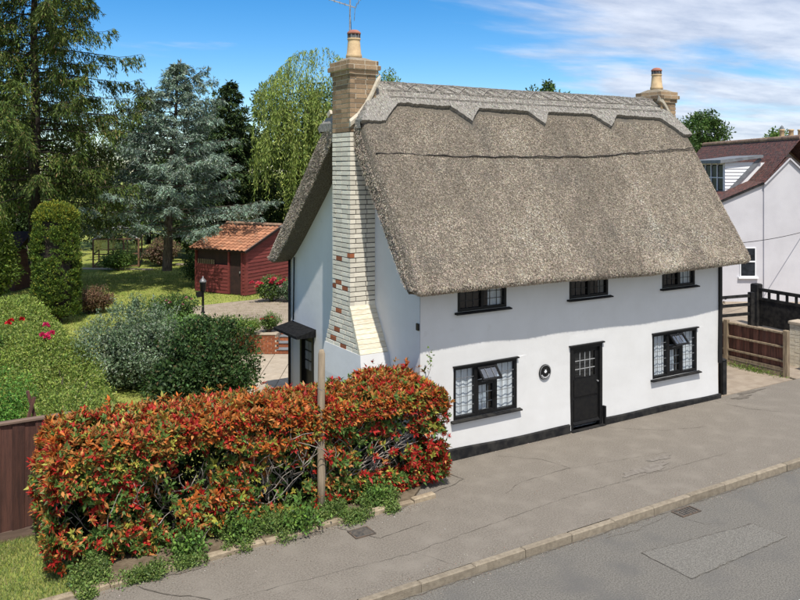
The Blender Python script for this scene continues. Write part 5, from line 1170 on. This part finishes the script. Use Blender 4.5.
bush('light_green_perennial', 'light green leafy perennial between the silver shrub and the lantern post', 'plant', tuple(w2(-6.4,24.0,.2)), (1.0,.8), .85, 150, 50, .07, [(.15,.27,.06),(.11,.21,.045),(.20,.31,.09)], None, .4, seed=15, crad=.17)
bush('flower_bed_plants', 'yellow-green low bed planting in front of the driveway', 'plant', tuple(w2(-5.5,25.0,.2)), (1.35,.6), .62, 150, 44, .06, G_LIME, None, .4, seed=17, crad=.16)
bush('bronze_shrub', 'small bronze purple shrub at the edge of the lawn right of the clipped yew', 'shrub', tuple(w2(-11.3,29.5,.25)), (.8,.6), .75, 90, 46, .07, [(.16,.09,.055),(.22,.12,.07),(.12,.07,.045),(.18,.15,.07)], None, .4, seed=19, crad=.18)
t = bush('red_flowering_plant', 'plant with red flowers against the shed wall', 'flowers', tuple(w2(-5.1,31.9,.28)), (.75,.35), .85, 90, 40, .07, G_MID+[(.13,.16,.10)], None, .45, seed=23, crad=.16)
blooms(t, [(rng.normal(0,.38),rng.normal(-.15,.14),rng.uniform(.62,.98)) for i in range(15)], .10, [(.50,.03,.06),(.58,.09,.12)])
t = bush('grey_flowering_plant', 'greyish low plant with pale flowers beside the red flowers near the shed', 'flowers', tuple(w2(-4.35,31.8,.28)), (.5,.3), .6, 50, 40, .07, G_GREY, None, .4, seed=24, crad=.15)
blooms(t, [(rng.normal(0,.25),rng.normal(-.1,.1),rng.uniform(.5,.75)) for i in range(6)], .07, [(.6,.30,.32)])
t = bush('pink_flowering_plant', 'small plant with pink flowers on top of the patio wall', 'flowers', tuple(w2(-4.25,25.95,.28)), (.35,.25), .5, 40, 36, .05, G_MID, None, .45, seed=25, crad=.12)
blooms(t, [(rng.normal(0,.18),rng.normal(-.08,.1),rng.uniform(.38,.55)) for i in range(6)], .055, [(.5,.05,.08)])
t = bush('mixed_border_plant', 'mixed border planting with dark leaves left of the lantern post', 'plant', tuple(w2(-7.9,27.6,.25)), (.9,.6), .75, 110, 44, .07, G_DARK+G_MID, None, .45, seed=26, crad=.18)
blooms(t, [(rng.normal(0,.45),rng.normal(-.2,.2),rng.uniform(.5,.85)) for i in range(7)], .06, [(.55,.12,.16),(.6,.4,.42)])
bush('dark_round_shrub', 'dark rounded shrub in the shade left of the garden shed', 'shrub', tuple(w2(-8.9,36.5,.3)), (1.0,.8), 1.35, 150, 44, .09, G_DARK, None, .45, seed=27)
bush('pinkish_border_shrub', 'brownish pink shrub beside the greenhouse', 'shrub', tuple(w2(-13.0,43.6,.3)), (.9,.7), 1.2, 90, 40, .10, [(.17,.11,.07),(.13,.12,.05),(.22,.14,.10)], None, .45, seed=28)
bush('green_border_shrub', 'green shrub at the foot of the greenhouse wall', 'shrub', tuple(w2(-14.8,41.9,.3)), (.9,.4), .7, 70, 40, .10, G_MID, None, .45, seed=29)
bush('brown_hedge', 'brown leaved hedge behind the dark rail fence', 'hedge', (14.9,6.6,0), (2.3,.6), .95, 160, 40, .09, [(.09,.06,.035),(.06,.05,.03),(.12,.085,.05)], None, .45, seed=33)
n = 600
t = thing('weed_tuft', 'small green weeds at the foot of the low panel fence', 'weeds', (11.62,1.2,.01)); c = np.stack([rng.normal(0,.07,n),rng.normal(0,.42,n),np.abs(rng.normal(0,.06,n))],-1); leaves('foliage', c, unit(rvec(n)+[0,0,.7]), rvec(n), .05, .022, palette(n,G_LIME), M['leaf'], t)

# ---- clipped columnar yew with golden tips
def yew():
    loc = w2(-11.9,27.7,.2); t = thing('columnar_yew', 'tall clipped columnar yew with golden tips', 'yew', tuple(loc)); wb = Wob(91,2.6); H_ = 4.1
    n = 1000; a = rng.uniform(0,2*math.pi,n); z = rng.uniform(.25,H_,n); rr = .73*(1-.13*np.clip((1.0-z)/1.0,0,1)**2)*np.sqrt(np.clip(1-np.clip((z-H_+.7)/.75,0,1)**2.4,0,1)); rr = rr*(1+.06*wb(np.stack([np.cos(a),np.sin(a),z*.8],-1)))
    gapn = Wob(92,3.4)(np.stack([np.cos(a)*1.6,np.sin(a)*1.6,z*.45],-1)); ok_ = (gapn > -.8)|(rng.uniform(0,1,n) < .4); a, z, rr = a[ok_], z[ok_], rr[ok_]; n = len(a)
    k = rng.uniform(0,1,n); c = np.stack([np.cos(a)*rr*np.where(k < .1,.7,.96),np.sin(a)*rr*np.where(k < .1,.7,.96),z],-1)
    m_ = 260; a2 = rng.uniform(0,6.28,m_); r2 = .68*np.sqrt(rng.uniform(0,1,m_)); c = np.concatenate([c, np.stack([np.cos(a2)*r2,np.sin(a2)*r2,H_-.05-.35*(r2/.68)**3+rng.normal(0,.05,m_)],-1)])
    P, D, Nn, L_, col = clump_leaves(c, .12, 46, .085, .3, [(.06,.105,.016),(.09,.14,.022),(.028,.055,.013),(.15,.195,.028)], [.32,.3,.18,.2], 1.1, .3)
    gold = ((P[:,2] > H_-.42+rng.normal(0,.2,len(P)))&(rng.uniform(0,1,len(P)) < .6))|(rng.uniform(0,1,len(P)) < .05); col[gold] = palette(gold.sum(),[(.27,.26,.03),(.20,.22,.03)],None,.15)
    D = unit(D+np.array([0,0,.7])); leaves('foliage', P, D, Nn, L_, L_*.3, col, M['leafdull'], t)
    b = MB()
    for i in range(7): b.tube(limb_path((rng.normal(0,.1),rng.normal(0,.1),-.1),(rng.normal(0,.35),rng.normal(0,.35),rng.uniform(2,3.6)),6,.05), np.linspace(.07,.02,6), 6)
    b.build('trunk', M['bark'], t)
    b = MB(); n_ = 14; prof = [(.42,.25),(.52,1.2),(.54,2.6),(.46,3.5),(.2,3.8)]; b.lathe(prof, n=12); b.build('dark_core', M['barkdark'], t)  # dark solid core painted in for the shade between leaf clumps
yew()

# ---- conifers
def conifer(name, label, loc, H_, trunk_r, zlo, rfun, nb, droop, cols, p=None, twig=.6, nl=24, seedr=0, lq=.19, wq=.045, hang=.6, uptip=.15, lean=(0,0), bark='barkdark', m='leafdull', per=9, extra=None):
    t = thing(name, label, 'tree', tuple(loc)); ga = 2.399
    tp = [(lean[0]*(z/H_)**1.5+.04*math.sin(z),lean[1]*(z/H_)**1.5,z) for z in np.linspace(-.2,H_,14)]
    MB().tube(tp, [trunk_r*(1-.94*max(0,z)/H_)+(.06 if i == 0 else 0) for i, z in enumerate(np.linspace(-.2,H_,14))], 10).build('trunk', M[bark], t, True)
    b = MB(); PP, DD, NN, LL, CC = [], [], [], [], []
    for i in range(nb):
        f = (i+.5)/nb; z = zlo+(H_-zlo)*f**.92+rng.normal(0,.08); az = i*ga+rng.normal(0,.25); Lb = rfun(f)*rng.uniform(.58,1.22)
        if Lb < .15: continue
        hx, hy = math.cos(az), math.sin(az); ns = 10; path = []
        ox = lean[0]*(z/H_)**1.5; oy = lean[1]*(z/H_)**1.5
        for s in np.linspace(0,1,ns):
            zz = z+Lb*(.10*s-droop*s*s+(uptip)*s**4)+rng.normal(0,.02); path.append(np.array([ox+hx*Lb*s+rng.normal(0,.02),oy+hy*Lb*s+rng.normal(0,.02),zz]))
        b.tube([tuple(q) for q in path], np.linspace(max(.02,trunk_r*.16*(1-f*.6)),.006,ns), 5, False)
        side = np.array([-hy,hx,0]); path = np.array(path); tone = 1+rng.normal(0,.13)
        for k in range(int(nl*max(.35,Lb/3))):
            s = rng.uniform(.12,1.0)**.8; u = s*(ns-1); j = min(int(u),ns-2); q = path[j]*(1-(u-j))+path[j+1]*(u-j)
            sg = rng.choice([-1,1]); tl_ = twig*rng.uniform(.5,1.2)*(1.15-.75*s)*min(1,Lb/1.6+.25); d = unit(np.array([hx,hy,0])*rng.uniform(.25,.9)+side*sg*rng.uniform(.3,1.0)+np.array([0,0,-hang*rng.uniform(.2,1.3)]))
            tt = rng.uniform(0,1,per); pts = q+d*tl_*tt[:,None]+np.array([0,0,-1])*(tt**2*hang*.35*tl_)[:,None]+rng.normal(0,.035,(per,3))
            PP.append(pts); DD.append(unit(np.broadcast_to(d,(per,3))+rng.normal(0,.45,(per,3))+np.array([0,0,-.25*hang]))); NN.append(unit(rng.normal(0,.5,(per,3))+np.array([0,0,1]))); LL.append(rng.uniform(.7,1.3,per)*lq); CC.append(palette(per,cols,p,.18)*tone)
    b.build('limbs', M[bark], t)['kind'] = 'stuff'
    if extra: extra(t, PP, DD, NN, LL, CC)
    P = np.concatenate(PP); leaves('crown', P, np.concatenate(DD), np.concatenate(NN), np.concatenate(LL), np.concatenate(LL)*wq/lq, np.concatenate(CC), M[m], t, .1)
    return t
SP = [(.075,.11,.022),(.05,.08,.018),(.12,.155,.03),(.03,.05,.014),(.15,.12,.05)]
conifer('norway_spruce' if False else 'spruce_tree', 'tall dark spruce with long drooping branches at the upper left edge', w2(-15.3,33.5,.25), 19.5, .30, 3.3, lambda f: 5.4*(1-f*.9)**.72*(1 if f > .07 else .8), 165, .30, SP, [.30,.27,.18,.17,.08], 1.05, 54, 0, .18, .038, 1.15, .22, per=17)
CB = [(.19,.25,.19),(.145,.20,.15),(.255,.315,.245),(.08,.12,.085)]
def cedar_leaders(t, PP, DD, NN, LL, CC):
    b = MB()
    for (x0,y0,z0,dr,df,up_,ln) in [(.3,0,8.6,.75,.1,1.05,2.9),(.1,.1,8.2,1.0,-.2,.85,3.2),(0,0,7.6,1.0,.2,.65,3.4),(.2,0,9.0,.3,-.1,1.2,1.9),(0,0,8.0,-.75,-.2,.9,2.4),(0,0,6.8,1.0,-.4,.5,3.6),(0,0,7.2,-.9,-.3,.7,2.8)]:
        d = CR*dr+CF*df; P = [np.array([x0,y0,z0])+d*ln*.75*s+np.array([0,0,up_*ln*.62*(s-.32*s**3)]) for s in np.linspace(0,1,9)]; b.tube([tuple(q) for q in P], np.linspace(.03,.006,9), 5); P = np.array(P)
        for k in range(48):
            s = rng.uniform(.1,1); u = s*8; j = min(int(u),7); q = P[j]*(1-u+j)+P[j+1]*(u-j); dd = unit(rng.normal(0,.6,3)+d*.6+np.array([0,0,-.35])); tt = rng.uniform(0,1,10)[:,None]; tl = .55*(1.2-.8*s)
            PP.append(q+dd*tl*tt+rng.normal(0,.03,(10,3))); DD.append(unit(dd+rng.normal(0,.4,(10,3)))); NN.append(unit(rng.normal(0,.5,(10,3))+np.array([0,0,1]))); LL.append(rng.uniform(.14,.25,10)); CC.append(palette(10,CB,None,.16))
    b.build('leader_branches', M['bark'], t)
conifer('blue_cedar_tree', 'blue-grey cedar with layered branches behind the lawn', w2(-10.75,36.8,.28), 10.2, .24, 2.1, lambda f: (4.6 if f < .45 else 4.3)*(1-f)**.78+.1, 125, .05, CB, [.34,.28,.22,.16], .85, 46, 1, .17, .04, .38, .06, lean=(.5,-.3), bark='bark', per=14, extra=cedar_leaders)
conifer('spruce_tree', 'dark green spruce of medium height between the blue cedar and the willow', w2(-9.9,46.5,.4), 10.2, .2, .8, lambda f: 3.6*(1-f)**.8+.1, 105, .12, [(.03,.055,.018),(.045,.075,.022),(.02,.038,.014),(.07,.10,.03)], None, .8, 40, 2, .24, .075, .5, .05, per=10)
conifer('spruce_tree', 'dark spruce standing behind the blue cedar on its left', w2(-15.0,47.5,.5), 9.8, .2, .8, lambda f: 3.2*(1-f)**.8+.1, 90, .12, [(.035,.06,.02),(.05,.08,.024),(.02,.038,.014)], None, .8, 36, 3, .25, .08, .5, .05, per=9)

def tree(name, label, loc, H_, crown_c, crown_r, nclump, per, size, cols, p=None, tr=.2, seed=1, asp=.5, crad=.55, m='leaf', group=None, wamp=.2, bark='bark'):
    t = thing(name, label, 'tree', tuple(loc), 0, group); wb = Wob(seed,1.3)
    d = rvec(nclump); k = (rng.uniform(0,1,nclump)**.4)*(1+wamp*wb(d*1.7)); c = np.array(crown_c)+d*np.array(crown_r)*k[:,None]
    P, D, Nn, L_, col = clump_leaves(c, crad*rng.uniform(.5,1.25,nclump), per, size, asp, cols, p, .3, .3)
    leaves('crown', P, D, Nn, L_, L_*asp, col, M[m], t)
    b = MB(); top = np.array([crown_c[0],crown_c[1],crown_c[2]+crown_r[2]*.4]); b.tube(limb_path((0,0,-.2),top,7,.04), np.linspace(tr,.03,7), 8); b.build('trunk', M[bark], t, True)
    b = MB()
    for i in range(16): q = c[rng.integers(nclump)]; a = np.array([0,0,H_*rng.uniform(.2,.55)]); b.tube(limb_path(a,q,6,.08), np.linspace(tr*.4,.015,6), 5)
    b.build('limbs', M[bark], t)['kind'] = 'stuff'; return t
# ---- weeping willow
def willow():
    loc = w2(-5.3,43.5,.4); t = thing('weeping_willow', 'weeping willow with pale hanging strands behind the cottage roof', 'tree', tuple(loc)); b = MB(); b.tube([(0,0,-.2),(.1,0,2),(-.1,.1,4.5),(.1,0,7)], [.38,.33,.25,.14], 9); b.build('trunk', M['bark'], t, True)
    PP, DD, CC = [], [], []; lb = MB(); wb = Wob(95,1.4)
    lobes = [((.6,0,9.9),(2.1,2.0,1.9)),((-1.2,-.4,8.9),(1.6,1.6,1.5)),((2.4,.3,8.6),(1.9,1.9,1.8)),((-.2,-.8,7.4),(2.1,1.7,1.6)),((1.8,-.9,7.0),(2.0,1.6,1.6)),((-1.2,.2,6.2),(1.5,1.6,1.4)),((.6,-1.2,5.4),(2.0,1.4,1.3))]
    for (c, r) in lobes:
        lb.tube(limb_path((0,0,3.5+rng.uniform(0,2)),c,6,.07), np.linspace(.13,.03,6), 6)
        for i in range(185):
            d = rvec(1)[0]; d[2] = abs(d[2])*.9+.05; k = 1+.12*wb(d*2); s = np.array(c)+d*np.array(r)*k; ln = rng.uniform(1.1,3.6)*(.6+.5*(1-d[2])); n = int(ln/.085)
            tt = np.linspace(0,1,n); sw = np.array([d[0],d[1],0])*.45
            pts = s+np.stack([sw[0]*tt*(1-tt*.5),sw[1]*tt*(1-tt*.5),.22*np.sin(tt*2.2)-ln*tt**1.25],-1)+rng.normal(0,.03,(n,3)); PP.append(pts)
            DD.append(unit(np.array([0,0,-1.0])+rng.normal(0,.45,(n,3)))); CC.append(palette(n,[(.27,.34,.075),(.21,.28,.06),(.34,.39,.11),(.13,.18,.04)],None,.12)*(1+rng.normal(0,.16)))
    P = np.concatenate(PP); n = len(P); lb.build('limbs', M['bark'], t)['kind'] = 'stuff'; leaves('crown', P, np.concatenate(DD), rvec(n), rng.uniform(.15,.25,n), rng.uniform(.035,.055,n), np.concatenate(CC), M['leaf'], t)
    # the dark green inside of the tree
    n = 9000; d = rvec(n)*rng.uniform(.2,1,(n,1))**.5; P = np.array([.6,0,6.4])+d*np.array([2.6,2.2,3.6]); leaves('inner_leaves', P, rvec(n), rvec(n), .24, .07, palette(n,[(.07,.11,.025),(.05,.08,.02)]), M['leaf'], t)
willow()
# ---- backdrop trees along the end of the garden
BK = [(.028,.05,.016),(.04,.07,.02),(.02,.036,.012),(.06,.09,.025)]
bk = [(-24,50,10.5,3.4,5.0,'broad dark tree far left behind the spruce',BK),(-19.6,52,9.0,3.2,4.4,'dark tree behind the greenhouse on its left',BK),(-13.0,53,8.0,3.0,3.6,'dark tree directly behind the blue cedar trunk',BK),(-8.3,49.0,10.6,2.5,5.2,'tall dark leafy tree behind the garden shed',[(.04,.07,.02),(.06,.095,.025),(.028,.05,.016)]),(-11.6,50.0,10.4,2.6,5.2,'tall dark leafy tree behind the blue cedar, right of its crown',[(.04,.07,.02),(.06,.095,.025),(.028,.05,.016)]),(-4.2,51,8.5,2.9,3.9,'dark tree hidden behind the willow strands',BK),(-16.5,58,6.5,2.6,2.6,'lighter green tree far behind the greenhouse roof',G_MID)]
for i, (r, f, h, rx, rz, lb, cc) in enumerate(bk):
    tree('garden_tree', lb, w2(r,f,.4), h, (0,0,h-rz), (rx,rx*.9,rz), 150, 62, .26, cc, None, .22, 100+i, .4, .6, 'leaf', 'dark trees closing the end of the garden')
for i, (r, f, w_, lb) in enumerate([(-22,46.5,3.0,'dark clipped hedge section at the far left end of the garden'),(-11.2,48.2,2.8,'dark hedge section behind the blue cedar'),(-6.2,47.3,2.8,'dark hedge section behind the shed roof')]):
    bush('boundary_shrub', lb, 'shrub', tuple(w2(r,f,.35)), (w_,1.0), 3.2, 230, 46, .17, BK, None, .45, seed=60+i, crad=.42, group='dark boundary shrubs', flat=.7)
bush('tall_lime_shrub', 'tall lime green shrub at the left frame edge below the spruce', 'shrub', tuple(w2(-16.2,31.5,.25)), (1.1,1.0), 3.6, 200, 46, .11, [(.17,.24,.04),(.12,.18,.035),(.24,.30,.06),(.06,.10,.025)], None, .45, seed=71, crad=.3, wamp=.3)
tree('leafy_garden_tree', 'small bright leafy tree leaning over the greenhouse', w2(-14.3,43.6,.3), 3.8, (0,0,2.9), (1.1,1.0,.8), 80, 46, .15, G_LIME, None, .06, 121, .5, .34)
# ---- trees seen over the roofs on the right
tree('ash_tree', 'leafy green tree rising behind the right end of the thatch', w2(20.6,55,0), 9.6, (0,0,7.3), (1.9,1.9,2.4), 120, 70, .21, [(.06,.11,.025),(.09,.15,.035),(.04,.075,.02)], None, .22, 131, .5, .5)
tree('ash_tree', 'tree partly hidden between the thatch and the red tiled roof', w2(18.2,53,0), 8.6, (0,0,6.4), (1.6,1.6,2.3), 110, 60, .21, [(.05,.095,.022),(.075,.13,.03),(.035,.065,.018)], None, .2, 132, .5, .5)
tree('distant_tree', 'small hazy green tree above the neighbouring red ridge', w2(37.5,80,0), 9.4, (0,0,7.4), (1.9,1.9,1.9), 80, 50, .32, G_MID, None, .2, 133, .5, .55)
tree('distant_tree', 'small tree tip just above the middle of the thatched ridge', w2(11.3,62,0), 12.0, (0,0,10.3), (1.7,1.7,1.75), 60, 50, .26, G_DARK+G_MID, None, .2, 134, .5, .5)
tree('distant_tree', 'pale tree tip showing right of the tall chimney', w2(-.9,55,0), 12.2, (0,0,10.2), (.9,.9,2.2), 50, 50, .22, G_LIME, None, .16, 135, .35, .4)

# ---- grit, leaf litter and pale specks lying on the footway and in the gutter
def litter():
    n = 2600; x = rng.uniform(-6.5,13,n); y = np.where(rng.uniform(0,1,n) < .45, -3.40+np.abs(rng.normal(0,.12,n)), rng.uniform(-3.4,-.1,n)); z = 0*x+.008
    g = 1500; gx = rng.uniform(-4,12,g); gy = -3.58-np.abs(rng.normal(0,.09,g)); x = np.r_[x,gx]; y = np.r_[y,gy]; z = np.r_[z,0*gx-.105]
    h = 1200; hx = rng.uniform(-6.3,-.9,h); hy = -1.46+(hx+4)*.03-np.abs(rng.normal(0,.10,h)); x = np.r_[x,hx]; y = np.r_[y,hy]; z = np.r_[z,0*hx+.008]
    w_ = 500; wx = rng.uniform(.3,8.6,w_); wy = -.09-np.abs(rng.normal(0,.05,w_)); x = np.r_[x,wx]; y = np.r_[y,wy]; z = np.r_[z,0*wx+.008]
    P = np.stack([x,y,z],-1); n = len(P); s = rng.uniform(.004,.012,n)
    leaves('grit_litter', P, unit(rng.normal(0,1,(n,3))*np.array([1,1,.25])), np.broadcast_to([0,0,1.],(n,3)), s*1.6, s, palette(n,[(.16,.13,.10),(.30,.26,.21),(.10,.075,.05),(.5,.47,.42),(.20,.09,.04)],[.36,.24,.22,.08,.10],.2), M['reed'], None)
    o = C.objects['grit_litter']; tag(o, 'scattered grit and leaf litter on the footway and gutter', 'grit', kind='stuff')
litter()
